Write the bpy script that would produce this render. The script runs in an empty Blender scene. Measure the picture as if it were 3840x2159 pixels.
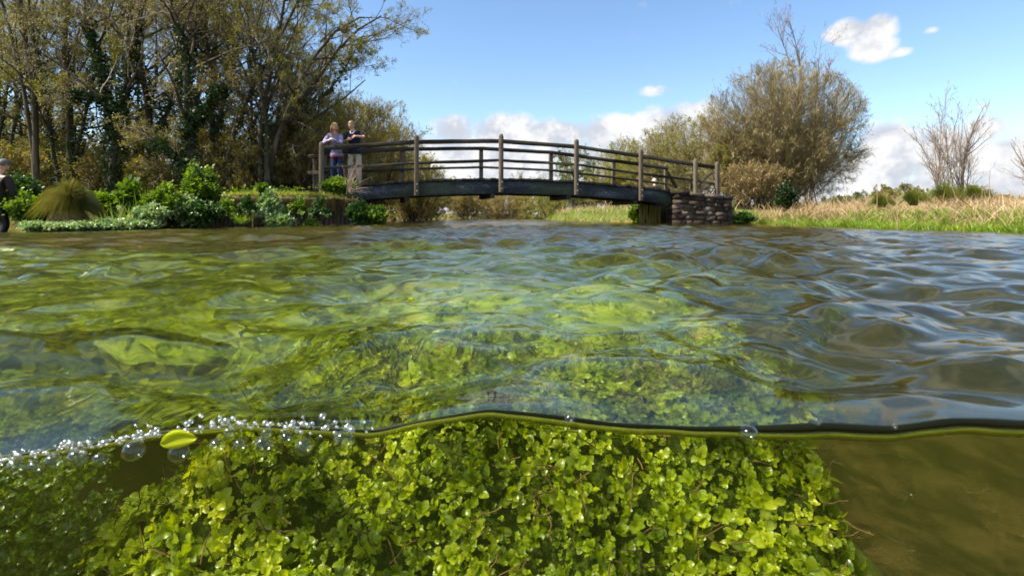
import bpy, bmesh, math, random
import numpy as np
from mathutils import Vector, Matrix
R = math.radians
SC = bpy.context.scene
C = SC.collection
F = 1920.0; CAMZ = 0.18; HOR = 812.0      # focal length, eye height and horizon row used to read distances off the photo

# ---------------------------------------------------------------- camera
cam_d = bpy.data.cameras.new('camera'); cam = bpy.data.objects.new('camera', cam_d); C.objects.link(cam)
cam.location = (0, 0, CAMZ); cam.rotation_euler = (R(90), 0, 0)
cam_d.lens = 18; cam_d.sensor_width = 36; cam_d.shift_y = -(1079.5 - HOR) / 3840
cam_d.clip_start = 0.01; cam_d.clip_end = 3000
cam_d.dof.use_dof = True; cam_d.dof.focus_distance = 1.1; cam_d.dof.aperture_fstop = 9.0
SC.camera = cam

# ---------------------------------------------------------------- sun, sky, exposure
SUN = Vector((-0.60, -0.20, 0.80)).normalized()
sl = bpy.data.lights.new('sun', 'SUN'); sl.energy = 5.0; sl.angle = R(0.5); sl.color = (1.0, 0.92, 0.78)
so = bpy.data.objects.new('sun', sl); C.objects.link(so); so.rotation_euler = SUN.to_track_quat('Z', 'Y').to_euler()
SC.view_settings.view_transform = 'Standard'; SC.view_settings.look = 'None'
SC.view_settings.exposure = 1.12; SC.view_settings.gamma = 1.0
SC.render.engine = 'CYCLES'
SC.cycles.use_denoising = True
SC.cycles.max_bounces = 10; SC.cycles.transparent_max_bounces = 16
SC.cycles.caustics_reflective = False; SC.cycles.caustics_refractive = True; SC.cycles.sample_clamp_indirect = 6.0


class NT:
    """small helper around a node tree"""
    def __init__(s, tree): s.t = tree; s.n = tree.nodes; s.l = tree.links
    def new(s, typ, **kw):
        n = s.n.new(typ)
        for k, v in kw.items(): setattr(n, k, v)
        return n
    def put(s, sock, v):
        if hasattr(v, 'is_output'): s.l.new(v, sock)
        else: sock.default_value = v
    def math(s, op, a, b=None, c=None, clamp=False):
        n = s.new('ShaderNodeMath', operation=op, use_clamp=clamp); s.put(n.inputs[0], a)
        if b is not None: s.put(n.inputs[1], b)
        if c is not None: s.put(n.inputs[2], c)
        return n.outputs[0]
    def vec(s, op, a, b=None):
        n = s.new('ShaderNodeVectorMath', operation=op); s.put(n.inputs[0], a)
        if b is not None: s.put(n.inputs[1], b)
        return n.outputs[0]
    def mapr(s, v, a, b, c=0.0, d=1.0, smooth=False):
        n = s.new('ShaderNodeMapRange'); n.interpolation_type = 'SMOOTHSTEP' if smooth else 'LINEAR'
        s.put(n.inputs[0], v); n.inputs[1].default_value = a; n.inputs[2].default_value = b
        n.inputs[3].default_value = c; n.inputs[4].default_value = d
        return n.outputs[0]
    def noise(s, vec, scale, detail=4, rough=0.55, dist=0.0):
        n = s.new('ShaderNodeTexNoise'); n.inputs['Scale'].default_value = scale; n.inputs['Detail'].default_value = detail
        n.inputs['Roughness'].default_value = rough; n.inputs['Distortion'].default_value = dist
        if vec is not None: s.l.new(vec, n.inputs['Vector'])
        return n.outputs[0]
    def ramp(s, fac, stops):
        n = s.new('ShaderNodeValToRGB'); e = n.color_ramp.elements
        while len(e) < len(stops): e.new(0.5)
        for k, (p, c) in enumerate(stops): e[k].position = p; e[k].color = tuple(c) + (1,)
        s.l.new(fac, n.inputs[0]); return n.outputs[0]
    def mix(s, fac, a, b):
        n = s.new('ShaderNodeMix', data_type='RGBA'); s.put(n.inputs[0], fac)
        s.put(n.inputs[6], a if hasattr(a, 'is_output') else tuple(a) + (1,)); s.put(n.inputs[7], b if hasattr(b, 'is_output') else tuple(b) + (1,))
        return n.outputs[2]


def pix(px, py, D):
    """world point seen at photo pixel (px, py) at distance D"""
    return ((px - 1920) / F * D, D, CAMZ + (HOR - py) / F * D)


def build_world():
    w = bpy.data.worlds.new('World'); SC.world = w; w.use_nodes = True
    t = NT(w.node_tree); t.n.clear()
    sky = t.new('ShaderNodeTexSky', sky_type='NISHITA'); sky.sun_disc = False
    sky.sun_elevation = math.asin(SUN.z); sky.sun_rotation = math.atan2(SUN.x, SUN.y)
    sky.air_density = 1.0; sky.dust_density = 0.35; sky.ozone_density = 1.6; sky.altitude = 50
    co = t.new('ShaderNodeTexCoord').outputs['Generated']
    sep = t.new('ShaderNodeSeparateXYZ'); t.l.new(co, sep.inputs[0])
    az = t.math('ARCTAN2', sep.outputs[0], sep.outputs[1]); el = t.math('ARCSINE', sep.outputs[2])
    comb = t.new('ShaderNodeCombineXYZ'); t.l.new(az, comb.inputs[0]); t.l.new(el, comb.inputs[1])
    ae = comb.outputs[0]
    n1 = t.noise(ae, 9.0, 7, 0.55); n2 = t.noise(ae, 28.0, 6, 0.6)
    puff = t.math('ADD', t.math('MULTIPLY', t.math('SUBTRACT', n1, 0.5), 2.0), t.math('MULTIPLY', t.math('SUBTRACT', n2, 0.5), 1.1))
    # cumulus positions as photo column/row, half width, half height (all become azimuth/elevation directions)
    blobs = [(3190, 120, 95, 50, 1), (3290, 105, 80, 55, 1), (3270, 180, 95, 50, 1), (3380, 195, 60, 22, .55),
             (1700, 470, 110, 50, .8), (1900, 500, 160, 75, 1), (2080, 505, 200, 62, 1), (2320, 500, 220, 70, 1), (2540, 470, 190, 80, 1), (2620, 440, 110, 62, 1),
             (1750, 590, 400, 90, 1), (2200, 620, 700, 110, 1), (3330, 520, 130, 72, 1), (3480, 560, 180, 80, 1), (3300, 640, 260, 90, 1),
             (3700, 480, 110, 60, .8), (3800, 600, 260, 100, 1), (2410, 18, 50, 26, .55), (2470, 340, 110, 30, .5), (3700, 400, 60, 18, .5),
             (3490, 115, 40, 18, .45), (1100, 640, 700, 80, .8), (300, 600, 500, 110, .7), (3000, 650, 500, 90, .7), (1920, 760, 2600, 75, 1.3), (1700, 500, 90, 60, 1)]
    cur = None
    for (px, py, a, b, k) in blobs:
        u = (px - 1920) / F; v = (HOR - py) / F; A = math.atan(u); E = math.atan2(v, math.hypot(1, u))
        cs = math.cos(A)
        dx = t.math('DIVIDE', t.math('SUBTRACT', az, A), a / F * cs * cs * 1.15); dy = t.math('DIVIDE', t.math('SUBTRACT', el, E), b / F * cs * 1.15)
        d = t.math('SUBTRACT', k, t.math('POWER', t.math('ADD', t.math('MULTIPLY', dx, dx), t.math('MULTIPLY', dy, dy)), 1.0))
        cur = d if cur is None else t.math('SMOOTH_MAX', cur, d, 0.35)
    # a low bank of cloud round the rest of the horizon and a few loose ones elsewhere
    n3 = t.noise(ae, 2.3, 5, 0.5)
    back = t.mapr(t.math('ABSOLUTE', az), 0.95, 1.25, -3.0, 0.0, True)
    rest = t.math('ADD', t.math('ADD', t.mapr(el, 0.05, 0.45, 0.5, -1.6), t.math('MULTIPLY', t.math('SUBTRACT', n3, 0.45), 5.0)), back)
    cur = t.math('MAXIMUM', cur, rest); cur = t.math('MAXIMUM', cur, t.mapr(el, 0.01, 0.075, 0.9, -.6))
    high = t.noise(t.vec('MULTIPLY', co, (1, 1, 1.6)), 3.2, 6, .55)  # unseen cloud above the view, added to brighten the water's reflections, lower to the right
    cur = t.math('MAXIMUM', cur, t.math('ADD', t.mapr(t.math('ADD', el, t.math('MULTIPLY', t.math('MAXIMUM', az, 0.0), 0.13)), 0.42, 0.58, -3.0, 0.0), t.math('MULTIPLY', t.math('SUBTRACT', high, .455), 5.0)))
    m = t.mapr(t.math('ADD', cur, t.math('MULTIPLY', puff, 0.85)), 0.0, 0.75, 0, 1, True)
    wisp = t.mapr(t.noise(ae, 14.0, 6, 0.65, 0.4), 0.60, 0.78, 0, 0.16, True)
    m = t.math('MAXIMUM', m, wisp, clamp=True)
    shade = t.mapr(t.math('ADD', n1, t.math('MULTIPLY', t.math('SUBTRACT', n2, 0.5), 0.7)), 0.36, 0.6, 0.0, 1.0, True)
    ccol = t.mix(shade, (0.60, 0.64, 0.72), (0.93, 0.93, 0.94))
    b1 = t.new('ShaderNodeBackground'); b1.inputs[1].default_value = 0.110
    skc = t.new('ShaderNodeHueSaturation'); skc.inputs['Saturation'].default_value = 1.08; t.l.new(sky.outputs[0], skc.inputs['Color'])
    t.l.new(skc.outputs[0], b1.inputs[0])
    b2 = t.new('ShaderNodeBackground'); b2.inputs[1].default_value = 0.50; t.l.new(ccol, b2.inputs[0])
    ms = t.new('ShaderNodeMixShader'); t.l.new(m, ms.inputs[0]); t.l.new(b1.outputs[0], ms.inputs[1]); t.l.new(b2.outputs[0], ms.inputs[2])
    o = t.new('ShaderNodeOutputWorld'); t.l.new(ms.outputs[0], o.inputs[0])
build_world()

# ---------------------------------------------------------------- object helpers
def tag(o, label=None, cat=None, group=None, kind=None):
    if label: o['label'] = label
    if cat: o['category'] = cat
    if group: o['group'] = group
    if kind: o['kind'] = kind
    return o

def empty(name, loc, label, cat, group=None, rz=0):
    o = bpy.data.objects.new(name, None); C.objects.link(o); o.location = loc; o.rotation_euler = (0, 0, rz)
    o.empty_display_size = 0.2
    bpy.context.view_layer.update()
    return tag(o, label, cat, group)

def link(name, me, mats, parent=None, smooth=False, world=False):
    for m in (mats if isinstance(mats, (list, tuple)) else [mats]): me.materials.append(m)
    o = bpy.data.objects.new(name, me); C.objects.link(o)
    if parent is not None:
        o.parent = parent
        if world: o.matrix_parent_inverse = parent.matrix_world.inverted()
    if smooth: me.shade_smooth()
    return o

class Geo:
    """collects faces as numpy arrays (quads; triangles repeat no vertex) and makes ONE mesh"""
    def __init__(s): s.v = []; s.q = []; s.t = []; s.mq = []; s.mt = []; s.vq = []; s.vt = []; s.n = 0
    def add(s, verts, quads=None, tris=None, mat=0, var=None):
        verts = np.asarray(verts, dtype=np.float32).reshape(-1, 3)
        if quads is not None and len(quads):
            q = np.asarray(quads, dtype=np.int64).reshape(-1, 4); s.q.append(q + s.n); s.mq.append(np.full(len(q), mat))
            s.vq.append(np.full(len(q), 0.5) if var is None else np.broadcast_to(np.asarray(var, dtype=float), (len(q),)))
        if tris is not None and len(tris):
            q = np.asarray(tris, dtype=np.int64).reshape(-1, 3); s.t.append(q + s.n); s.mt.append(np.full(len(q), mat))
            s.vt.append(np.full(len(q), 0.5) if var is None else np.broadcast_to(np.asarray(var, dtype=float), (len(q),)))
        s.v.append(verts); s.n += len(verts); return s
    def mesh(s, name):
        me = bpy.data.meshes.new(name)
        v = np.concatenate(s.v); q = np.concatenate(s.q) if s.q else np.zeros((0, 4), int); t = np.concatenate(s.t) if s.t else np.zeros((0, 3), int)
        nq, nt = len(q), len(t)
        me.vertices.add(len(v)); me.vertices.foreach_set('co', v.astype(np.float32).ravel())
        me.loops.add(nq * 4 + nt * 3); me.loops.foreach_set('vertex_index', np.concatenate([q.ravel(), t.ravel()]).astype(np.int32))
        me.polygons.add(nq + nt)
        me.polygons.foreach_set('loop_start', np.concatenate([np.arange(nq) * 4, nq * 4 + np.arange(nt) * 3]).astype(np.int32))
        mi = np.concatenate(s.mq + s.mt).astype(np.int32); me.polygons.foreach_set('material_index', mi)
        me.update(calc_edges=True)
        a = me.attributes.new('v', 'FLOAT', 'FACE'); a.data.foreach_set('value', np.concatenate([np.asarray(x, dtype=np.float32) for x in s.vq + s.vt]))
        return me
    def make(s, name, mats, parent=None, smooth=False, world=False):
        return link(name, s.mesh(name), mats, parent, smooth, world)

def unit(a): return a / np.maximum(np.linalg.norm(a, axis=-1, keepdims=True), 1e-9)

def tubes(g, P, Rr, sides=5, mat=0, var=None):
    """P (n,k,3) centre lines, Rr (n,k) radii -> open tubes; sides 2 gives a flat ribbon"""
    n, k, _ = P.shape
    T = np.empty_like(P); T[:, 1:-1] = P[:, 2:] - P[:, :-2]; T[:, 0] = P[:, 1] - P[:, 0]; T[:, -1] = P[:, -1] - P[:, -2]; T = unit(T)
    ref = np.where(np.abs(T[:, :1, 2:3]) > 0.9, np.array([1., 0, 0]), np.array([0, 0, 1.])) * np.ones_like(P)
    A = unit(np.cross(T, ref)); B = np.cross(T, A)
    if sides == 2:
        W = A * Rr[..., None]; V = np.stack([P - W, P + W], axis=2)
        idx = np.arange(n * k * 2).reshape(n, k, 2)
        Q = np.stack([idx[:, :-1, 0], idx[:, :-1, 1], idx[:, 1:, 1], idx[:, 1:, 0]], axis=-1)
    else:
        th = np.arange(sides) / sides * 2 * np.pi
        V = P[:, :, None] + Rr[:, :, None, None] * (A[:, :, None] * np.cos(th)[:, None] + B[:, :, None] * np.sin(th)[:, None])
        idx = np.arange(n * k * sides).reshape(n, k, sides); nx = np.roll(idx, -1, axis=2)
        Q = np.stack([idx[:, :-1], nx[:, :-1], nx[:, 1:], idx[:, 1:]], axis=-1)
    vv = None
    if var is not None: vv = np.repeat(np.asarray(var, dtype=float), Q.reshape(n, -1, 4).shape[1])
    g.add(V, Q.reshape(-1, 4), mat=mat, var=vv)

def leaves(g, P, L, rng, width=0.5, mat=0, face=None, spread=1.0, nu=3, shape='oval', cup=0.25, D=None, var=None):
    """small folded leaves at points P with lengths L"""
    n = len(P)
    if D is None:
        D = unit(rng.normal(size=(n, 3)))
    N = rng.normal(size=(n, 3)) * spread + (np.array([0, 0, 1.]) if face is None else face)
    S = unit(np.cross(D, N)); N = unit(np.cross(S, D))
    L = np.broadcast_to(L, (n,))
    if shape == 'oval':      # 6 vertices, 2 quads folded on the rib
        ts = [(0, 0, 0), (.35, -.5, 1), (.75, -.38, 1), (1, 0, 0), (.75, .38, 1), (.35, .5, 1)]
        V = np.stack([P + D * (L * a)[:, None] + S * (L * b * width)[:, None] + N * (L * c * cup * 0.3)[:, None] for a, b, c in ts], axis=1)
        i = np.arange(n)[:, None] * 6
        Q = np.concatenate([i + np.array([0, 1, 2, 3]), i + np.array([0, 3, 4, 5])], axis=1).reshape(-1, 4)
        rep = 2
    else:                    # spoon shaped leaf, 3 x 5 grid
        tt = np.array([0, .28, .55, .82, 1.0]); ww = np.array([.10, .55, 1.0, .82, .22]) * 0.5
        rows = []
        for a, wv in zip(tt, ww):
            arch = math.sin(a * 2.4) * 0.16 * cup * 4
            for sgn in (-1, 0, 1):
                rows.append(P + D * (L * a)[:, None] + S * (L * wv * width * sgn)[:, None] + N * (L * (arch + abs(sgn) * cup * wv * 0.7))[:, None])
        V = np.stack(rows, axis=1)
        i = (np.arange(n) * 15)[:, None]; qs = []
        for r in range(4):
            for c in range(2):
                b = r * 3 + c; qs.append(i + np.array([b, b + 1, b + 4, b + 3]))
        Q = np.concatenate(qs, axis=1).reshape(-1, 4); rep = 8
    va = np.repeat(rng.random(n) if var is None else var, rep)
    g.add(V, Q, mat=mat, var=va)

def blades(g, B, H, W, rng, lean=0.25, bend=0.4, k=4, mat=0, leanvec=None, kink=0.0):
    """grass blades as tapering ribbons from base points B"""
    n = len(B); t = np.linspace(0, 1, k)
    d = rng.normal(size=(n, 2)) * lean
    if leanvec is not None: d = d + np.asarray(leanvec)
    ang = rng.random(n) * 2 * np.pi; s = np.stack([np.cos(ang), np.sin(ang), np.zeros(n)], axis=-1)
    H = np.broadcast_to(H, (n,))
    z = t[None] - bend * (t[None] ** 2.5) * rng.random((n, 1))
    if kink > 0:
        kk = (rng.random(n) < kink)[:, None]; z = np.where(kk & (t[None] > .6), z - (t[None] - .55) * 1.5, z)
    off = (t[None] + bend * t[None] ** 2 * 1.5)
    P = B[:, None] + np.stack([d[:, :1] * off * H[:, None], d[:, 1:] * off * H[:, None], z * H[:, None]], axis=-1)
    w = (W * (1 - t ** 1.8) + 0.0004)[None, :, None] * np.ones((n, 1, 1)) * (0.6 + 0.8 * rng.random((n, 1, 1)))
    V = np.stack([P - s[:, None] * w * .5, P + s[:, None] * w * .5], axis=2)
    idx = np.arange(n * k * 2).reshape(n, k, 2)
    Q = np.stack([idx[:, :-1, 0], idx[:, :-1, 1], idx[:, 1:, 1], idx[:, 1:, 0]], axis=-1)
    g.add(V, Q.reshape(-1, 4), mat=mat, var=np.repeat(rng.random(n), k - 1))

# ---------------------------------------------------------------- materials
def material(name):
    m = bpy.data.materials.new(name); m.use_nodes = True; t = NT(m.node_tree); t.n.clear()
    o = t.new('ShaderNodeOutputMaterial'); return m, t, o

def leaf_mat(name, stops, trans=0.35, rough=0.45, spec=0.4, nscale=1.5, nmix=0.5, coat=0.0):
    """leaf colours picked per leaf (attribute v) and per clump (noise); light also passes through"""
    m, t, o = material(name)
    at = t.new('ShaderNodeAttribute', attribute_name='v').outputs['Fac']
    co = t.new('ShaderNodeTexCoord').outputs['Object']
    nz = t.mapr(t.noise(co, nscale, 3), 0.3, 0.7)
    f = t.math('ADD', t.math('MULTIPLY', at, 1 - nmix), t.math('MULTIPLY', nz, nmix))
    col = t.ramp(f, stops)
    p = t.new('ShaderNodeBsdfPrincipled'); t.l.new(col, p.inputs['Base Color']); p.inputs['Roughness'].default_value = rough
    p.inputs['Specular IOR Level'].default_value = spec
    tr = t.new('ShaderNodeBsdfTranslucent')
    hs = t.new('ShaderNodeHueSaturation'); hs.inputs['Saturation'].default_value = 1.15; hs.inputs['Value'].default_value = 1.35; t.l.new(col, hs.inputs['Color'])
    t.l.new(hs.outputs[0], tr.inputs[0])
    mx = t.new('ShaderNodeMixShader'); mx.inputs[0].default_value = trans; t.l.new(p.outputs[0], mx.inputs[1]); t.l.new(tr.outputs[0], mx.inputs[2])
    t.l.new(mx.outputs[0], o.inputs[0]); return m

def noise_mat(name, stops, scale=4, rough=0.85, spec=0.3, bump=0.0, bscale=None, stretch=(1, 1, 1), detail=6, metal=0, vmix=0.0, bdist=0.02):
    m, t, o = material(name)
    co = t.new('ShaderNodeTexCoord').outputs['Object']
    mp = t.new('ShaderNodeMapping'); mp.inputs['Scale'].default_value = stretch; t.l.new(co, mp.inputs[0])
    f = t.mapr(t.noise(mp.outputs[0], scale, detail, 0.62), 0.28, 0.72)
    if vmix:
        at = t.new('ShaderNodeAttribute', attribute_name='v').outputs['Fac']
        f = t.math('ADD', t.math('MULTIPLY', at, vmix), t.math('MULTIPLY', f, 1 - vmix))
    p = t.new('ShaderNodeBsdfPrincipled'); t.l.new(t.ramp(f, stops), p.inputs['Base Color']); p.inputs['Roughness'].default_value = rough
    p.inputs['Specular IOR Level'].default_value = spec; p.inputs['Metallic'].default_value = metal
    if bump:
        b = t.new('ShaderNodeBump'); b.inputs['Strength'].default_value = bump; b.inputs['Distance'].default_value = bdist
        t.l.new(t.noise(mp.outputs[0], bscale or scale * 3, 6, 0.65), b.inputs['Height']); t.l.new(b.outputs[0], p.inputs['Normal'])
    t.l.new(p.outputs[0], o.inputs[0]); return m

M = {}
M['bark'] = noise_mat('bark', [(0, (.03, .023, .015)), (.5, (.07, .054, .036)), (1, (.16, .13, .095))], 5, .9, .2, .6, 14, (1, 1, .25))
M['bark_pale'] = noise_mat('bark_pale', [(0, (.12, .09, .06)), (1, (.30, .235, .18))], 4, .85, .25, .4, 12, (1, 1, .3))
M['twig'] = noise_mat('twig', [(0, (.08, .062, .04)), (.5, (.20, .16, .11)), (1, (.42, .36, .27))], 1.2, .85, .25, vmix=.6)
M['twig_tan'] = noise_mat('twig_tan', [(0, (.18, .125, .055)), (.5, (.36, .26, .125)), (1, (.54, .41, .22))], 1.0, .85, .25, vmix=.6)
M['twig_olive'] = noise_mat('twig_olive', [(0, (.13, .105, .055)), (.5, (.29, .24, .13)), (1, (.46, .40, .25))], 1.0, .85, .25, vmix=.6)
M['twig_pink'] = noise_mat('twig_pink', [(0, (.20, .145, .105)), (1, (.42, .32, .25))], 1.0, .85, .25, vmix=.6)
M['leaf_olive'] = leaf_mat('leaf_olive', [(0, (.07, .065, .012)), (.45, (.21, .19, .026)), (.8, (.38, .34, .045)), (1, (.54, .46, .08))], .5, .5)
M['leaf_young'] = leaf_mat('leaf_young', [(0, (.10, .14, .02)), (.5, (.22, .27, .035)), (1, (.38, .40, .07))], .45, .5)
M['leaf_bud'] = leaf_mat('leaf_bud', [(0, (.13, .11, .04)), (.5, (.25, .22, .065)), (1, (.42, .38, .14))], .45, .5)
M['leaf_ivy'] = leaf_mat('leaf_ivy', [(0, (.012, .025, .008)), (.6, (.03, .055, .014)), (1, (.09, .12, .03))], .2, .5, .25)
M['leaf_bright'] = leaf_mat('leaf_bright', [(0, (.04, .085, .010)), (.5, (.12, .20, .02)), (1, (.32, .40, .07))], .38, .4)
M['leaf_cress'] = leaf_mat('leaf_cress', [(0, (.10, .17, .05)), (.5, (.24, .34, .12)), (1, (.50, .58, .30))], .3, .35, .5)
M['leaf_dark'] = leaf_mat('leaf_dark', [(0, (.02, .05, .012)), (.5, (.05, .11, .02)), (1, (.12, .2, .04))], .25, .35)
M['grass'] = leaf_mat('grass', [(0, (.09, .16, .02)), (.5, (.20, .31, .035)), (1, (.38, .47, .08))], .4, .45)
M['grass_mown'] = leaf_mat('grass_mown', [(0, (.16, .20, .025)), (.5, (.27, .31, .04)), (1, (.45, .38, .10))], .4, .5)
M['straw'] = leaf_mat('straw', [(0, (.26, .17, .085)), (.5, (.46, .33, .185)), (1, (.68, .54, .35))], .3, .6)
M['sedge'] = leaf_mat('sedge', [(0, (.06, .06, .014)), (.5, (.13, .13, .028)), (1, (.36, .30, .10))], .3, .4)
M['sedge_green'] = leaf_mat('sedge_green', [(0, (.05, .07, .010)), (.5, (.11, .13, .018)), (1, (.24, .24, .05))], .3, .4)
M['dead_grass'] = leaf_mat('dead_grass', [(0, (.18, .12, .05)), (.5, (.33, .23, .10)), (1, (.5, .38, .18))], .3, .6)
M['starwort'] = leaf_mat('starwort', [(0, (.05, .10, .003)), (.3, (.20, .28, .006)), (.65, (.46, .52, .015)), (.9, (.76, .74, .06)), (1, (.55, .33, .04))], .5, .25, .6, nscale=9, nmix=.6)
M['starwort_dark'] = leaf_mat('starwort_dark', [(0, (.04, .08, .008)), (.5, (.12, .18, .018)), (1, (.32, .34, .04))], .4, .3, .5, nscale=8)
M['weed_stem'] = noise_mat('weed_stem', [(0, (.08, .05, .015)), (1, (.22, .13, .03))], 10)

def wood_mat(name, lo, mid, hi, green=0.0, grain=(1, 1, 1)):
    m, t, o = material(name)
    mp = t.new('ShaderNodeMapping'); mp.inputs['Scale'].default_value = grain; t.l.new(t.new('ShaderNodeTexCoord').outputs['Object'], mp.inputs[0]); co = mp.outputs[0]
    nz = t.noise(co, 3.0, 6, .65); fine = t.noise(co, 45, 4, .7)
    f = t.math('ADD', t.math('MULTIPLY', t.mapr(nz, .3, .7), .5), t.math('MULTIPLY', t.mapr(fine, .3, .7), .5))
    col = t.ramp(f, [(0, lo), (.5, mid), (1, hi)])
    if green:
        gm = t.mapr(t.noise(co, 1.7, 5, .6), .5, .68, 0, green, True)
        col = t.mix(gm, col, (.07, .085, .03))
    p = t.new('ShaderNodeBsdfPrincipled'); t.l.new(col, p.inputs['Base Color']); p.inputs['Roughness'].default_value = .85
    p.inputs['Specular IOR Level'].default_value = .25
    b = t.new('ShaderNodeBump'); b.inputs['Strength'].default_value = .5; b.inputs['Distance'].default_value = .012
    t.l.new(fine, b.inputs['Height']); t.l.new(b.outputs[0], p.inputs['Normal'])
    t.l.new(p.outputs[0], o.inputs[0]); return m
M['rail'] = wood_mat('rail_wood', (.012, .010, .008), (.036, .029, .022), (.10, .084, .065), .35, (.12, .12, 1.2))
M['post'] = wood_mat('post_wood', (.04, .030, .021), (.125, .097, .070), (.29, .24, .18), .35, (1, 1, .1))
M['beam'] = wood_mat('beam_wood', (.012, .014, .015), (.034, .040, .044), (.17, .19, .20), .5, (.35, .35, 1))
M['plank'] = wood_mat('plank_wood', (.02, .016, .012), (.045, .036, .028), (.09, .075, .055), .2)
M['stake'] = wood_mat('stake_wood', (.025, .018, .012), (.085, .062, .045), (.24, .19, .15), .5)
M['pile'] = wood_mat('pile_wood', (.12, .09, .02), (.30, .24, .05), (.48, .40, .12), .3)
M['steel'] = noise_mat('bolt_steel', [(0, (.35, .33, .3)), (1, (.6, .58, .55))], 20, .4, .5, metal=.6)

# ---------------------------------------------------------------- river outline, water level, ground heights
def zw(x): return -0.0015 * np.minimum(np.abs(x), 14.0) ** 2
RIV = np.array([(-11, -150), (-10.5, -5), (-10.3, 5), (-10.1, 8.8), (-9.9, 9.9), (-8.4, 10.35), (-7.4, 10.8), (-6.6, 11.5), (-5.2, 12.35), (-3.9, 13.2), (-4.2, 15.5), (-5.2, 20), (-6.6, 28), (-9, 40),
                (-8, 52), (-3, 57), (4, 58), (8, 55), (5.5, 44), (2.6, 33), (1.9, 28), (2.6, 23), (4.0, 19.2), (5.25, 17.2), (5.25, 16.3), (7.2, 16.8), (8.4, 16.9), (9.3, 15.6), (9.7, 12.5), (9.85, 10), (10.0, 6), (10.5, -5), (11, -150)], float)
def river_dist(x, y):
    """signed distance to the river's edge, negative in the water"""
    x = np.asarray(x, float); y = np.asarray(y, float); best = np.full(x.shape, 1e9); inside = np.zeros(x.shape, bool)
    n = len(RIV)
    for i in range(n):
        a = RIV[i]; b = RIV[(i + 1) % n]; ab = b - a
        tt = np.clip(((x - a[0]) * ab[0] + (y - a[1]) * ab[1]) / (ab @ ab), 0, 1)
        best = np.minimum(best, np.hypot(x - a[0] - tt * ab[0], y - a[1] - tt * ab[1]))
        c = ((a[1] > y) != (b[1] > y)) & (x < (b[0] - a[0]) * (y - a[1]) / (b[1] - a[1] + 1e-12) + a[0]); inside ^= c
    return np.where(inside, -best, best)
def wob(x, y, s, seed=0):
    """cheap smooth noise"""
    r = np.random.default_rng(seed + 77); o = 0
    for k in range(5):
        a = r.random() * 6.28; f = s * (0.7 + 1.3 * r.random()); o = o + np.sin((x * math.cos(a) + y * math.sin(a)) * f + r.random() * 6.28 + 0.8 * np.sin((x * math.sin(a) - y * math.cos(a)) * f * .7))
    return o / 5
def sst(a, b, x): t = np.clip((x - a) / (b - a), 0, 1); return t * t * (3 - 2 * t)
def ground(x, y):
    x = np.asarray(x, float); y = np.asarray(y, float); d = river_dist(x, y); w = zw(x)
    dep = .5 - .30 * (1 - sst(-2.4, -.6, x)) * sst(2.2, 3.6, y) + .38 * sst(.1, .8, x) * (1 - sst(2, 4, y))
    bed = w - 0.06 - np.minimum(dep, 0.32 * np.maximum(-d, 0)) + 0.035 * wob(x, y, 3.0, 3)
    left = (x < 0); 
    base = np.where(left, 0.30 + 0.4 * sst(-8.5, -6.2, x), 0.16 + 0.30 * sst(0, 4, d))
    base = np.where(y > 18, 0.28 + 0.25 * sst(0, 4, d), base)
    base = base + 0.05 * wob(x, y, 1.3, 5) + 0.5 * sst(30, 120, d) * 0.3
    land = w - 0.06 + (base - w + 0.06) * sst(-0.02, 0.55, d)
    wallz = ((x > -8.0) & (x < -3.2) & (y > 10) & (y < 15.5))
    land = np.where(wallz, w - 0.06 + (base - w + 0.06) * sst(0.05, 0.16, d), land)
    ab = (x > 4.6) & (x < 7.4) & (y > 16.0) & (y < 18.5)
    land = np.where(ab, w - .06 + (0.70 - w + .06) * sst(0.05, 0.2, d), land)
    return np.where(d < 0, bed, land)

def axis(lo, hi, fine_lo, fine_hi, step, ratio=1.12):
    a = list(np.arange(fine_lo, fine_hi + 1e-6, step)); s = step
    v = fine_hi
    while v < hi: s *= ratio; v += s; a.append(min(v, hi))
    v = fine_lo; s = step
    while v > lo: s *= ratio; v -= s; a.insert(0, max(v, lo))
    return np.array(a)
def grid_geo(g, X, Y, Z, mat=0):
    h, w = X.shape; idx = np.arange(h * w).reshape(h, w)
    Q = np.stack([idx[:-1, :-1], idx[:-1, 1:], idx[1:, 1:], idx[1:, :-1]], axis=-1).reshape(-1, 4)
    g.add(np.stack([X, Y, Z], axis=-1), Q, mat=mat)

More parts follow.
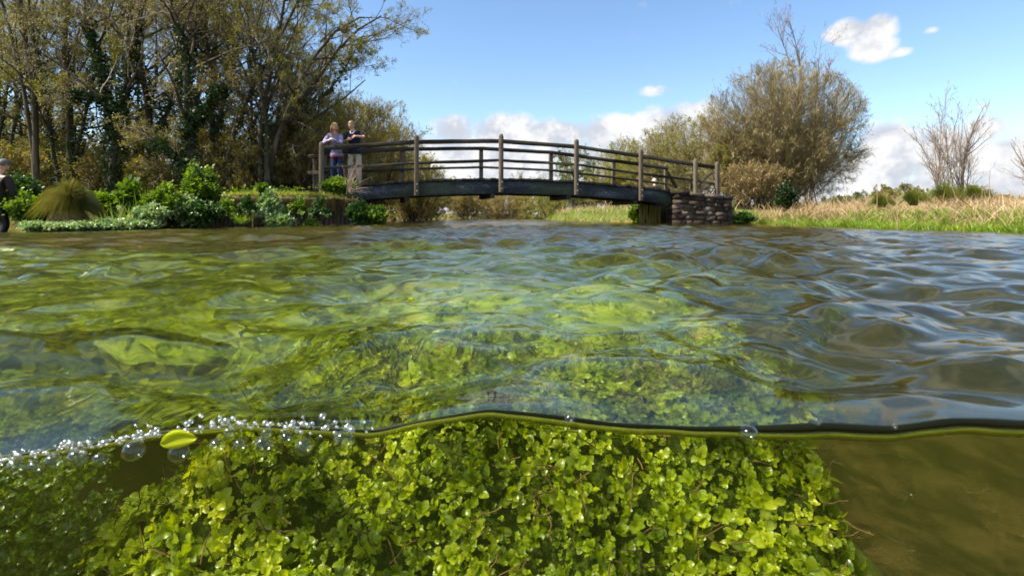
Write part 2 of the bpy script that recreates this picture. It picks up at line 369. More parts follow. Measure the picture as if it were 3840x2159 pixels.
def build_ground():
    xs = axis(-900, 900, -14, 14, 0.12); ys = axis(-300, 1600, -1, 20, 0.12)
    X, Y = np.meshgrid(xs, ys); Z = ground(X, Y)
    m, t, o = material('ground_soil')
    geo = t.new('ShaderNodeNewGeometry').outputs['Position']; sep = t.new('ShaderNodeSeparateXYZ'); t.l.new(geo, sep.inputs[0])
    n1 = t.noise(geo, 0.7, 6, .6); n2 = t.noise(geo, 9, 6, .7); n3 = t.noise(geo, 60, 4, .7)
    sand = t.ramp(t.math('ADD', t.math('MULTIPLY', n2, .6), t.math('MULTIPLY', n3, .4)), [(.3, (.10, .062, .014)), (.5, (.22, .14, .035)), (.7, (.36, .24, .075))])
    weed = t.ramp(n2, [(.3, (.03, .045, .008)), (.7, (.13, .15, .02))])
    mot = t.mapr(t.noise(geo, 3.4, 6, .65), .40, .60, .35, 1.25, True); mv = t.new('ShaderNodeHueSaturation'); t.l.new(mot, mv.inputs['Value']); t.l.new(sand, mv.inputs['Color']); sand = mv.outputs[0]
    bed = t.mix(t.mapr(n1, .50, .62, 0, .75, True), sand, weed)
    soil = t.ramp(n2, [(.3, (.05, .045, .02)), (.5, (.11, .12, .03)), (.7, (.2, .2, .06))])
    land = t.mapr(sep.outputs[2], -0.02, 0.08, 0, 1, True)
    col = t.mix(land, bed, soil)
    p = t.new('ShaderNodeBsdfPrincipled'); t.l.new(col, p.inputs['Base Color']); p.inputs['Roughness'].default_value = .95; p.inputs['Specular IOR Level'].default_value = .15
    b = t.new('ShaderNodeBump'); b.inputs['Strength'].default_value = .8; b.inputs['Distance'].default_value = .02; t.l.new(n3, b.inputs['Height']); t.l.new(b.outputs[0], p.inputs['Normal'])
    t.l.new(p.outputs[0], o.inputs[0])
    g = Geo(); grid_geo(g, X, Y, Z); tag(g.make('ground', m, smooth=True), kind='structure')
build_ground()

# ---------------------------------------------------------------- water surface
FRONT = 0.44
def edge_z(x):
    """height of the water where it meets the port, read off the photo"""
    px = 1920 + np.asarray(x) / FRONT * F
    xp = [-1500, -600, 0, 300, 640, 900, 1150, 1400, 1600, 1830, 2050, 2300, 2600, 2850, 3100, 3330, 3420, 3560, 3700, 3840, 4300, 5200]
    yp = [1640, 1690, 1712, 1668, 1612, 1590, 1600, 1612, 1570, 1532, 1552, 1585, 1600, 1598, 1588, 1600, 1590, 1570, 1572, 1580, 1600, 1580]
    k = np.linspace(-1500, 5200, 1341); f = np.interp(k, xp, yp); ker = np.hanning(29); ker /= ker.sum(); f = np.convolve(np.pad(f, 14, 'edge'), ker, 'valid')
    return CAMZ - (np.interp(px, k, f) - HOR) / F * FRONT
def waves(x, y):
    r = np.random.default_rng(11)
    dist = np.hypot(x, y)
    wx = x + 0.05 * wob(x, y, 7, 1) + 0.018 * wob(x, y, 23, 2) + .12 * wob(x, y, 1.7, 8); wy = y + 0.05 * wob(x, y, 7, 4) + 0.018 * wob(x, y, 23, 6) + .12 * wob(x, y, 1.9, 9)
    z = 0
    for k in range(46):
        lam = 0.035 * (1.085 ** k)                      # 3.5 cm ... 1.4 m
        a = r.normal() * 1.5 + (1.45 if k % 3 else 0.3); f = 2 * np.pi / lam
        ph = (wx * math.cos(a) + wy * math.sin(a)) * f + r.random() * 6.28
        amp = 0.0135 * lam * (.34 + .72 * float(sst(.06, .14, lam))) * (1.0 if lam < .34 else .34 / lam)
        fade = 1 - sst(lam * 22, lam * 42, dist)
        z = z + amp * fade * (np.sin(ph) + 0.22 * np.sin(2 * ph + 1.0))
    boil = 0.62 + 0.70 * sst(-0.1, 0.5, wob(x, y, 2.6, 14))        # livelier and calmer patches
    calm = 1 - 0.45 * sst(5, 12, y)
    left = 1 - .3 * sst(-.1, -.9, x / (y + .3)) - .22 * sst(.3, .8, x / (y + .3))
    return z * boil * calm * left
def build_water():
    ys = [FRONT]; s = 0.0035
    while ys[-1] < 66: ys.append(ys[-1] + s); s = max(0.0035, ys[-1] * 0.0075)
    ys = np.array(ys)
    u = np.concatenate([-np.geomspace(8, 1.25, 60)[:-1], np.linspace(-1.25, 1.25, 760), np.geomspace(1.25, 8, 60)[1:]])
    Y = np.repeat(ys[:, None], len(u), 1); X = np.clip(u[None] * (Y + 0.02), -13, 13)
    # collapse columns that would all sit on the clip edge
    Z = zw(X) + waves(X, Y)
    bl = 1 - sst(FRONT, FRONT + 0.16, Y); Z = Z * (1 - bl) + edge_z(X * FRONT / Y) * bl
    m, t, o = material('river_water')
    geo = t.new('ShaderNodeNewGeometry').outputs['Position']
    mp = t.new('ShaderNodeMapping'); mp.inputs['Scale'].default_value = (.55, 1, 1); t.l.new(geo, mp.inputs[0])
    sep = t.new('ShaderNodeSeparateXYZ'); t.l.new(geo, sep.inputs[0])
    b0 = t.noise(mp.outputs[0], 5.5, 3, .55, .6); b1 = t.noise(mp.outputs[0], 20, 3, .5, .5)
    far = t.mapr(sep.outputs[1], 1.5, 7.0, 0, 1, True)
    h = t.math('ADD', t.math('MULTIPLY', b0, t.math('MULTIPLY', far, 0.016)), t.math('MULTIPLY', b1, t.math('ADD', 0.0005, t.math('MULTIPLY', far, 0.003))))
    bm = t.new('ShaderNodeBump'); bm.inputs['Strength'].default_value = 1.0; bm.inputs['Distance'].default_value = 1.0; t.l.new(h, bm.inputs['Height'])
    fr = t.new('ShaderNodeFresnel'); fr.inputs[0].default_value = 1.333; t.l.new(bm.outputs[0], fr.inputs['Normal'])
    gl = t.new('ShaderNodeBsdfGlossy'); gl.inputs['Roughness'].default_value = .03; t.l.new(bm.outputs[0], gl.inputs['Normal'])
    rf = t.new('ShaderNodeBsdfRefraction'); rf.inputs['IOR'].default_value = 1.333; rf.inputs['Roughness'].default_value = .03; rf.inputs['Color'].default_value = (.88, .98, .93, 1); t.l.new(bm.outputs[0], rf.inputs['Normal'])
    tp = t.new('ShaderNodeBsdfTransparent'); tp.inputs[0].default_value = (.97, .99, .95, 1)
    m1 = t.new('ShaderNodeMixShader'); m1.inputs[0].default_value = .6; t.l.new(tp.outputs[0], m1.inputs[1]); t.l.new(rf.outputs[0], m1.inputs[2])
    m2 = t.new('ShaderNodeMixShader'); t.l.new(fr.outputs[0], m2.inputs[0]); t.l.new(m1.outputs[0], m2.inputs[1]); t.l.new(gl.outputs[0], m2.inputs[2])
    t.l.new(m2.outputs[0], o.inputs[0])
    g = Geo(); grid_geo(g, X, Y, Z); tag(g.make('river_water', m, smooth=True), kind='structure')
    # the rounded lip where the surface climbs the port: total reflection painted as near black on top, olive below
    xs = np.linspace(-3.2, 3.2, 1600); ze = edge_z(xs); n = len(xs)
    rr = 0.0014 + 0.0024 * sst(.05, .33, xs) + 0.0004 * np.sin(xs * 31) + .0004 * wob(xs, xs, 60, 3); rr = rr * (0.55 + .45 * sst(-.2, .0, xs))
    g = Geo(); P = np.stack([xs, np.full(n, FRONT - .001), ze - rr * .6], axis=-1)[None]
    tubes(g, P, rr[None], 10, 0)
    P = np.stack([xs, np.full(n, FRONT + .0012), ze - rr * 1.6 - .0022], axis=-1)[None]
    tubes(g, P, (rr * .6 + .0030)[None], 10, 1)
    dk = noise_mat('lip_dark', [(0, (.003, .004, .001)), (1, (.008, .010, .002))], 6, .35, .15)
    ol, t, o = material('lip_olive')
    a = t.new('ShaderNodeBsdfTransparent'); a.inputs[0].default_value = (.62, .66, .12, 1); b = t.new('ShaderNodeBsdfPrincipled'); b.inputs['Base Color'].default_value = (.16, .19, .012, 1); b.inputs['Roughness'].default_value = .15
    mx = t.new('ShaderNodeMixShader'); mx.inputs[0].default_value = .5; t.l.new(a.outputs[0], mx.inputs[1]); t.l.new(b.outputs[0], mx.inputs[2]); t.l.new(mx.outputs[0], o.inputs[0])
    tag(g.make('water_edge', [dk, ol], smooth=True), kind='structure')
build_water()

def build_turbid():
    m, t, o = material('turbid_water'); v = t.new('ShaderNodeVolumePrincipled'); v.inputs['Color'].default_value = (.42, .46, .07, 1); v.inputs['Density'].default_value = .62; v.inputs['Anisotropy'].default_value = .3
    t.l.new(v.outputs[0], o.inputs['Volume'])
    xs = np.linspace(-12, 12, 49); ys = np.array([FRONT + .015, 16.0]); n = len(xs); V = []
    for y in ys:
        for x in xs: V.append((x, y, float(zw(x)) - .045))
    for y in ys:
        for x in xs: V.append((x, y, -1.3))
    T = lambda k, r: r * n + k; B = lambda k, r: 2 * n + r * n + k; Q = []
    for k in range(n - 1):
        Q += [(T(k, 0), T(k + 1, 0), T(k + 1, 1), T(k, 1)), (B(k, 0), B(k, 1), B(k + 1, 1), B(k + 1, 0)), (B(k, 0), B(k + 1, 0), T(k + 1, 0), T(k, 0)), (B(k + 1, 1), B(k, 1), T(k, 1), T(k + 1, 1))]
    Q += [(B(0, 1), B(0, 0), T(0, 0), T(0, 1)), (B(n - 1, 0), B(n - 1, 1), T(n - 1, 1), T(n - 1, 0))]
    g = Geo(); g.add(V, Q); tag(g.make('murky_water', m), 'murky olive water of the river seen below the waterline', 'water', kind='stuff')
build_turbid()
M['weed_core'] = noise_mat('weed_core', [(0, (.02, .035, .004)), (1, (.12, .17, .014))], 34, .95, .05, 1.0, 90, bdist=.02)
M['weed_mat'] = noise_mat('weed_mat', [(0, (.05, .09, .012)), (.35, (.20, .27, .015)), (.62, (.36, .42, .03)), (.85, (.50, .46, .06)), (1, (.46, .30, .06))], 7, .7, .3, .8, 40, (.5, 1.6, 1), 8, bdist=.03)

# ---------------------------------------------------------------- underwater weed
def mound_h(x, y):
    yy = y
    left = sst(-.86, -.20, x + .05 * np.sin(y * 21)); right = 1 - sst(.33, .45, x - .10 * (y - .55) + .02 * np.sin(y * 40))
    front = sst(.40, .78, y); back = 1 - sst(1.5, 2.2, y)
    top = np.minimum(left, right) * back
    z = -.46 + (.20 + .21 * front) * top
    return np.minimum(z + .052 * wob(x, y, 15, 31) * top + .022 * wob(x, y, 40, 33) * top, -.035)
def rosettes(g, P, N, L, rng, per=7, mat=0, shape='spoon'):
    """whorls of leaves: P centre points, N axis directions"""
    n = len(P); N = unit(N); ref = unit(rng.normal(size=(n, 3))); A = unit(np.cross(N, ref)); B = np.cross(N, A)
    base = rng.random(n)
    for k in range(per):
        th = 2 * np.pi * (k / per) + rng.random(n) * .5 + base * 6; up = .15 + .5 * rng.random(n) + (.6 if k % 3 == 0 else 0)
        D = unit(A * np.cos(th)[:, None] + B * np.sin(th)[:, None] + N * up[:, None])
        keep = rng.random(n) < .9
        var = np.clip(base * .5 + .5 * rng.random(n), 0, 1)
        leaves(g, P[keep], (L * (.6 + .6 * rng.random(n)))[keep], rng, .62, mat, N[keep], .12, shape=shape, cup=.3, D=D[keep], var=var[keep])
def build_weed():
    rng = np.random.default_rng(5)
    # the big mound in front of the port
    t0 = empty('water_weed', (-.05, .9, -.46), 'large bright yellow green mound of small round leaves filling the water below the waterline', 'water weed')
    xs = np.linspace(-.9, .62, 150); ys = np.linspace(.40, 2.3, 180); X, Y = np.meshgrid(xs, ys); Z = mound_h(X, Y) - .035
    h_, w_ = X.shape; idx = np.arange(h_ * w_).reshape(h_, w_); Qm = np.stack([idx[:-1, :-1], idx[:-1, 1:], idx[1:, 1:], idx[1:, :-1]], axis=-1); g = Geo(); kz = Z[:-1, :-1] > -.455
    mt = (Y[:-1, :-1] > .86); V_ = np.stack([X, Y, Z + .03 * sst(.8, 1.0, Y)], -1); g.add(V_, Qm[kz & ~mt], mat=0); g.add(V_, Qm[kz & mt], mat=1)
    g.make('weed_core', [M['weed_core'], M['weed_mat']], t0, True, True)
    g = Geo()
    def sample(n, x0, x1, y0, y1):
        x = rng.uniform(x0, x1, n * 5); y = rng.uniform(y0, y1, n * 5); z = mound_h(x, y)
        e = .01; gx = (mound_h(x + e, y) - mound_h(x - e, y)) / (2 * e); gy = (mound_h(x, y + e) - mound_h(x, y - e)) / (2 * e)
        w = np.sqrt(1 + gx * gx + gy * gy); ok = (z > -.40) & (rng.random(len(x)) < w / 4)
        x, y, z, gx, gy = [a[ok][:n] for a in (x, y, z, gx, gy)]
        return np.stack([x, y, z], -1), unit(np.stack([-gx, -gy, np.ones_like(gx)], -1))
    P, N = sample(17500, -.75, .56, .41, .95)
    P = P - N * (rng.random(len(P)) ** 1.5 * .055)[:, None]; P[:, 2] = np.minimum(P[:, 2], -.022)
    N = N + rng.normal(size=N.shape) * .45 + np.array([0, -.25, .2])
    L = (.0046 + .0115 * rng.random(len(P)) ** 2.2) * (1 + .35 * wob(P[:, 0], P[:, 1], 13, 71))
    rosettes(g, P, N, L, rng, 7)
    P2, N2 = sample(1100, -.8, .6, .9, 2.1)
    P2[:, 2] -= rng.random(len(P2)) * .03
    rosettes(g, P2, N2 + rng.normal(size=N2.shape) * .4, np.full(len(P2), .022), rng, 6)
    g.make('leaves', M['starwort'], t0, True, True)
    g = Geo(); P, N = sample(500, -.7, .5, .42, .9)
    d = unit(N + rng.normal(size=N.shape) * .7); k = np.linspace(-.6, 1, 5)[None, :, None]
    Q = P[:, None] + d[:, None] * k * .03 + rng.normal(size=(len(P), 5, 3)) * .002; Q[..., 2] = np.minimum(Q[..., 2], -.02)
    tubes(g, Q, np.full((len(P), 5), .0008), 4); g.make('stems', M['weed_stem'], t0, True, True)
    # darker clump at the left edge
    t1 = empty('water_weed', (-.61, .62, -.5), 'dark green clump of feathery water weed at the left edge below the waterline', 'water weed')
    g = Geo(); n = 2600
    a = rng.random(n) * 6.28; rad = np.sqrt(rng.random(n)); hh = rng.random(n) ** .7
    x = -.62 + np.cos(a) * rad * .125 * (1.15 - .4 * hh); y = .63 + np.sin(a) * rad * .11; z = -.46 + hh * .35 + .012 * rng.normal(size=n); z = np.minimum(z, -.06)
    P = np.stack([x, y, z], -1); rosettes(g, P, rng.normal(size=(n, 3)) + np.array([0, -.3, .8]), np.full(n, .0085), rng, 6)
    g.make('leaves', M['starwort_dark'], t1, True, True)
    # weed carpet further out, seen through the ripples
    g = Geo()
    def carpet_h(x, y):
        fr = sst(.55, 1.05, y); return -.055 - .185 * fr - .07 * fr * wob(x, y, 5, 51) - .16 * sst(-.6, .2, x / (y + .2)) - .16 * sst(2.2, 4.5, y) - .20 * sst(.25, .55, x / (y + .2))
    xs = np.linspace(-7, 4.6, 330); ys = np.geomspace(.60, 8, 240); X, Y = np.meshgrid(xs, ys)
    ok = sst(-.1, .25, wob(X, Y, 1.1, 61) + .42 * wob(X, Y, 4.5, 64) + .75 - .32 * np.maximum(Y - 2.2, 0) - 2.2 * np.maximum(X / (Y + .3) - .25, 0))
    ok = np.maximum(ok, (sst(-.36, -.46, X) * (Y < 1.1)))
    Z = carpet_h(X, Y) * ok + (-.72) * (1 - ok); Z = np.minimum(Z, zw(X) - .06)
    keepm = (Y > 1.02 - .10 * sst(-.5, -.9, X)) & (ok > .02); h_, w_ = X.shape; idx = np.arange(h_ * w_).reshape(h_, w_)
    Qm = np.stack([idx[:-1, :-1], idx[:-1, 1:], idx[1:, 1:], idx[1:, :-1]], axis=-1); km = keepm[:-1, :-1] & keepm[:-1, 1:] & keepm[1:, 1:] & keepm[1:, :-1]
    g.add(np.stack([X, Y, Z + .02 * wob(X, Y, 30, 62) * ok], -1), Qm[km])
    n = 9000; y = .60 + 5.3 * rng.random(n) ** 1.9; x = (rng.random(n) * 2.1 - 1.25) * (y + .3)
    k = (y > 1.0) & ((wob(x, y, 1.1, 61) + .75 - .32 * np.maximum(y - 2.2, 0) - 2.2 * np.maximum(x / (y + .3) - .25, 0)) > 0)
    x, y = x[k], y[k]; P = np.stack([x, y, np.minimum(carpet_h(x, y) + .01 + .03 * rng.random(len(x)), -.05)], -1)
    D = unit(np.array([.9, -.35, .1]) + rng.normal(size=(len(x), 3)) * .45)
    leaves(g, P, (.022 + .03 * rng.random(len(x))) * np.clip(y, .8, 2), rng, .5, 1, None, .5, D=D, cup=.3)
    tag(g.make('weed_bed', [M['weed_mat'], M['starwort']], None, True), 'green and olive weed growing over the river bed', 'water weed', kind='stuff')
build_weed()

# ---------------------------------------------------------------- bubbles and drifting leaf on the waterline
def build_bubbles():
    m, t, o = material('bubble_film')
    lw = t.new('ShaderNodeLayerWeight'); lw.inputs[0].default_value = .5
    tp = t.new('ShaderNodeBsdfTransparent'); tp.inputs[0].default_value = (.90, .93, .84, 1); gl = t.new('ShaderNodeBsdfGlossy'); gl.inputs['Roughness'].default_value = .12
    f = t.math('ADD', t.math('MULTIPLY', t.math('POWER', lw.outputs['Facing'], 2.6), .9), .05, clamp=True)
    mx = t.new('ShaderNodeMixShader'); t.l.new(f, mx.inputs[0]); t.l.new(tp.outputs[0], mx.inputs[1]); t.l.new(gl.outputs[0], mx.inputs[2]); t.l.new(mx.outputs[0], o.inputs[0])
    mf, t, o = material('froth_film')
    lw = t.new('ShaderNodeLayerWeight'); lw.inputs[0].default_value = .5
    tp = t.new('ShaderNodeBsdfTransparent'); tp.inputs[0].default_value = (.93, .95, .90, 1); gl = t.new('ShaderNodeBsdfGlossy'); gl.inputs['Roughness'].default_value = .2
    f = t.math('ADD', t.math('MULTIPLY', t.math('POWER', lw.outputs['Facing'], 1.2), .75), .22, clamp=True)
    mx = t.new('ShaderNodeMixShader'); t.l.new(f, mx.inputs[0]); t.l.new(tp.outputs[0], mx.inputs[1]); t.l.new(gl.outputs[0], mx.inputs[2]); t.l.new(mx.outputs[0], o.inputs[0])
    bm = bmesh.new(); bmesh.ops.create_uvsphere(bm, u_segments=24, v_segments=16, radius=1.0)
    for v in bm.verts:
        if v.co.z < 0: v.co.z *= .9
    me = bpy.data.meshes.new('bubble'); bm.to_mesh(me); bm.free(); me2 = me.copy(); me2.materials.append(mf); me2.shade_smooth(); me.materials.append(m); me.shade_smooth()
    rng = np.random.default_rng(9); placed = []
    def put(px, py, r, label, group=None):
        s = bpy.data.objects.new('bubble', me2 if label == fl else me); C.objects.link(s)
        y = FRONT - .007 - r * .3; x = (px - 1920) / F * y; z = CAMZ - (py - HOR) / F * y
        s.location = (x, y, z); s.scale = (r, r, r); tag(s, label, 'bubble', group)
    fl = 'small clear air bubble in the frothy row along the left waterline'
    big = [(200, 1730, 30), (290, 1716, 34), (375, 1722, 26), (500, 1690, 38), (670, 1696, 36), (815, 1672, 30), (900, 1668, 26), (990, 1668, 36), (1075, 1640, 22), (1140, 1675, 34), (1290, 1650, 40), (860, 1622, 22), (1000, 1625, 20), (60, 1748, 30), (130, 1750, 24)]
    for k, (px, py, r) in enumerate(big):
        put(px, py, r / F * FRONT, 'larger clear air bubble hanging among the froth on the left waterline', 'large bubbles in the froth')
    for k in range(225):
        px = rng.uniform(0, 1400) if k % 3 == 0 else float(np.clip(rng.choice([30, 120, 230, 330, 450, 560, 790, 860, 960, 1090, 1180, 1330]) + rng.normal() * 30, 0, 1400))
        base = CAMZ - edge_z((px - 1920) / F * FRONT); py = HOR + base / FRONT * F + rng.normal() * 14 + (4 if px < 500 else -2)
        put(px, py, (3 + 10 * rng.random() ** 1.8) / F * FRONT, fl, 'small bubbles of the froth')
    put(2808, 1628, 34 / F * FRONT, 'single round bubble on the dark waterline right of the middle')
    put(3065, 1580, 14 / F * FRONT, 'tiny bubble on the dark waterline, second from the large round one')
    put(3355, 1598, 10 / F * FRONT, 'tiny bubble where the dark waterline dips at the right')
    put(1590, 1565, 10 / F * FRONT, 'tiny bubble on the rising olive waterline, left of its crest')
    put(2135, 1570, 18 / F * FRONT, 'tiny bubble on the olive waterline right of its crest')
    # leaf
    g = Geo(); n = 14; t_ = np.linspace(0, 1, n); w = np.sin(np.pi * t_ ** .85) ** .7 * .012
    rows = []
    for s in (-1, -.5, 0, .5, 1): rows.append(np.stack([t_ * .030 - .015, np.full(n, 0) + abs(s) * -.002, s * w * .62 + np.sin(t_ * 3) * .002], -1))
    V = np.stack(rows, 0); idx = np.arange(5 * n).reshape(5, n); Q = np.stack([idx[:-1, :-1], idx[:-1, 1:], idx[1:, 1:], idx[1:, :-1]], -1)
    g.add(V, Q.reshape(-1, 4))
    lm = leaf_mat('drift_leaf', [(0, (.42, .48, .01)), (1, (.62, .66, .03))], .5, .4, .4)
    o = g.make('floating_leaf', lm, None, True); y = FRONT - .02; o.location = ((675 - 1920) / F * y, y, CAMZ - (1650 - HOR) / F * y); o.rotation_euler = (0, R(-8), 0)
    md = o.modifiers.new('thickness', 'SOLIDIFY'); md.thickness = .0004
    tag(o, 'single yellow green oval leaf caught among the bubbles at the left waterline', 'leaf')
build_bubbles()

def build_debris():
    r = np.random.default_rng(77); n = 420; y = r.uniform(.50, 1.3, n); x = r.uniform(-1.05, 1.15, n) * y; z = CAMZ - y * r.uniform(.42, .80, n); ok = (z > mound_h(x, y) + .01) & (z > -.8); P = np.stack([x, y, z], -1)[ok]
    g = Geo(); leaves(g, P, .0008 + .0022 * r.random(len(P)) ** 3, r, .6); k = 5; u = np.linspace(0, 1, k)[None, :, None]; m = 14; yy = r.uniform(.6, 1.1, m); B = np.stack([r.uniform(.45, .95, m) * yy, yy, CAMZ - yy * r.uniform(.45, .72, m)], -1)
    Q = B[:, None] + r.normal(size=(m, 1, 3)) * .012 * u + r.normal(size=(m, k, 3)) * .0008; tubes(g, Q, np.full((m, k), .0003), 3)
    tag(g.make('drifting_debris', noise_mat('debris', [(0, (.16, .11, .04)), (1, (.5, .45, .25))], 5)), 'tiny scraps of weed and grit drifting in the murky water', 'debris', kind='stuff')
build_debris()

# ---------------------------------------------------------------- footbridge
BA, BB = 14.6, 0.30                          # near railing runs along y = BA + BB x
BDIR = np.array([1, BB, 0]) / math.hypot(1, BB); BNRM = np.array([-BB, 1, 0]) / math.hypot(1, BB); BW = 1.35
def bpt(x, off=0.0, z=0.0): 
    p = np.array([x, BA + BB * x, z]) + BNRM * off; return p
def deck_z(x): return 1.27 - 0.0125 * (x - .3) ** 2 - (.0 if x < 4 else .0)
def hexa(g, c8, mat=0):
    g.add(c8, [(0, 3, 2, 1), (4, 5, 6, 7), (0, 1, 5, 4), (1, 2, 6, 5), (2, 3, 7, 6), (3, 0, 4, 7)], mat=mat)
def plank(g, pts, w, h, rng=None, jit=0.0, mat=0, wn=None):
    """squared timber along a list of points (centre line), w sideways, h upright, corners taken off, a little uneven"""
    pts = [np.asarray(p, float) for p in pts]; rings = []
    for i, p in enumerate(pts):
        d = pts[min(i + 1, len(pts) - 1)] - pts[max(i - 1, 0)]; d = d / np.linalg.norm(d)
        s = np.cross(d, (0, 0, 1)); ns = np.linalg.norm(s)
        s = (np.array(wn, float) if wn is not None else (s / ns if ns > .3 else np.array([1, 0, 0]))); up = np.cross(s, d); up /= np.linalg.norm(up)
        c = min(w, h) * .07; ring = []
        for a, b in ((-w / 2 + c, -h / 2), (w / 2 - c, -h / 2), (w / 2, -h / 2 + c), (w / 2, h / 2 - c), (w / 2 - c, h / 2), (-w / 2 + c, h / 2), (-w / 2, h / 2 - c), (-w / 2, -h / 2 + c)):
            q = p + s * a + up * b
            if rng is not None: q = q + rng.normal(size=3) * jit
            ring.append(q)
        rings.append(ring)
    V = np.array(rings); k = len(pts); idx = np.arange(k * 8).reshape(k, 8); nx = np.roll(idx, -1, 1)
    Q = np.stack([idx[:-1], nx[:-1], nx[1:], idx[1:]], -1).reshape(-1, 4)
    g.add(V, Q, mat=mat)
    for r, flip in ((0, True), (k - 1, False)):
        e = [(0, 1, 2, 7), (2, 3, 6, 7), (3, 4, 5, 6)]; e = [tuple(reversed(f)) for f in e] if flip else e
        g.add(V[r], e, mat=mat)
def round_post(g, p, z0, z1, w, d, rng, mat=0):
    """upright squared post with a rounded, worn head"""
    prof = [(z0, 1), (z0 + .02, 1.0), ((z0 + z1) / 2, 1.0), (z1 - .09, 1.0), (z1 - .045, .92), (z1 - .015, .66), (z1, .28)]
    V = []
    for z, k in prof:
        for a, b in ((-.38, -.5), (.38, -.5), (.5, -.38), (.5, .38), (.38, .5), (-.38, .5), (-.5, .38), (-.5, -.38)):
            q = p + BDIR * a * w * k + BNRM * b * d * (k if k > .9 else (k + .9) / 2) + rng.normal(size=3) * .002
            V.append((q[0], q[1], z))
    V = np.array(V); k = len(prof); idx = np.arange(k * 8).reshape(k, 8); nx = np.roll(idx, -1, 1)
    g.add(V, np.stack([idx[:-1], nx[:-1], nx[1:], idx[1:]], -1).reshape(-1, 4), mat=mat)
    g.add(V[-8:], [(0, 1, 2, 7), (2, 3, 6, 7), (3, 4, 5, 6)], mat=mat)
def build_bridge():
    rng = np.random.default_rng(3)
    t = empty('footbridge', (0.3, BA, 0), 'dark arched timber footbridge with post and rail sides spanning the river', 'bridge')
    K = dict(parent=t, world=True)
    for off, nm in ((.06, 'beam'), (BW - .06, 'beam')):
        g = Geo(); xs = np.linspace(-5.2, 5.35, 30)
        plank(g, [bpt(x, off, deck_z(x) - .07 - .19 + .012 * rng.normal() * 0) for x in xs], .14, .36 + 0, rng, .004)
        g.make(nm, M['beam'], **K)
    g = Geo(); x = -5.35
    while x < 5.35:
        wd = .145 + .01 * rng.random(); zz = deck_z(x) - .035 + rng.normal() * .006; o0 = -.05 - rng.random() * .03
        a = bpt(x, o0, zz); b = bpt(x, BW + .05 + rng.random() * .03, zz + rng.normal() * .004)
        plank(g, [a, b], wd, .062, rng, .002); x += wd + .012
    g.make('deck', M['plank'], **K)
    # cross members under the deck
    for px, in ((-2.83,), (-.54,), (1.67,), (3.81,)):
        g = Geo(); plank(g, [bpt(px, -.02, deck_z(px) - .50), bpt(px, BW + .1, deck_z(px) - .50)], .12, .12, rng, .003); g.make('cross_beam', M['plank'], **K)
    near = [(-4.88, -.1), (-2.59, -.42), (-.34, -.40), (1.86, -.42), (3.91, -.44), (5.78, -.05), (6.56, -.06)]
    top = lambda x: deck_z(x) + 1.12 if x < 5 else deck_z(5) + 1.12 - (x - 5) * .05
    heads = {-4.88: 2.08, -2.59: 2.36, -.34: 2.50, 1.86: 2.45, 3.91: 2.24, 5.78: 2.01, 6.56: 1.93}
    for x, zb in near:
        g = Geo(); z0 = deck_z(x) + zb if x < 5 else .72
        if x < -4: z0 = .72
        round_post(g, bpt(x, -.12), z0, heads[x], .118, .10, rng); p = g.make('post', M['post'], **K)
        if -4 < x < 5:
            g = Geo()
            for dz in (-.12, -.30):
                c = bpt(x, -.185, deck_z(x) + dz); th = np.linspace(0, 2 * np.pi, 9)[:-1]
                r0 = [c + BDIR * .02 * math.cos(a) + np.array([0, 0, 1]) * .02 * math.sin(a) for a in th]; r1 = [q - BNRM * .02 for q in r0]
                V = np.array(r0 + r1); g.add(V, [(i, (i + 1) % 8, 8 + (i + 1) % 8, 8 + i) for i in range(8)]); g.add(V[8:], [(0, 1, 2, 3), (3, 4, 7, 0), (4, 5, 6, 7)])
            o = g.make('bolt', M['steel']); o.parent = p; o.matrix_parent_inverse = p.matrix_world.inverted()
    def rail(xs, off, dz, h, w=.06, sag=0.0):
        for a, b in zip(xs[:-1], xs[1:]):
            g = Geo(); ps = []
            for k in range(6):
                x = a + (b - a) * k / 5; s = math.sin(k / 5 * math.pi) * sag
                ps.append(bpt(x, off, dz(x) - s + rng.normal() * .003))
            plank(g, ps, w, h * (1 + .08 * rng.normal() * .5), rng, .003); g.make('rail', M['rail'], **K)
    nx = [x for x, _ in near]; hz = [2.02, 2.25, 2.36, 2.30, 2.09, 1.86, 1.80]
    rz = lambda x: float(np.interp(x, nx, [1.93, 2.185, 2.31, 2.245, 2.045, 1.84, 1.765]))
    mz = lambda x: float(np.interp(x, nx, [1.42, 1.62, 1.77, 1.72, 1.50, 1.33, 1.22]))
    rail(nx, -.02, rz, .115, .06); rail(nx, -.02, mz, .072, .045)
    fx = [-4.9, -2.83, -.54, 1.67, 3.81, 5.74]
    frz = lambda x: float(np.interp(x, fx, [1.98, 2.16, 2.27, 2.23, 2.03, 1.84])); fmz = lambda x: float(np.interp(x, fx, [1.42, 1.56, 1.70, 1.66, 1.47, 1.30]))
    rail(fx, BW + .02, frz, .11, .06); rail(fx, BW + .02, fmz, .07, .05)
    for x in fx:
        g = Geo(); b = bpt(x, BW + .1); z0 = deck_z(x) - (.56 if 5 > x > -4 else .1); round_post(g, b, z0, frz(x) + (.06 if x < 5 else .16), .12, .10, rng); g.make('post', M['post'], **K)
    # raking struts on the last far post and the small cross brace at the right end
    g = Geo(); p = bpt(5.74, BW + .1); plank(g, [p + (0.02, 0, 1.75 - 0), p + (.42, .12, 1.18)], .06, .09, rng, .003); plank(g, [p + (.05, 0, 1.12), p + (.40, .12, .80)], .06, .07, rng, .003); g.make('strut', M['rail'], **K)
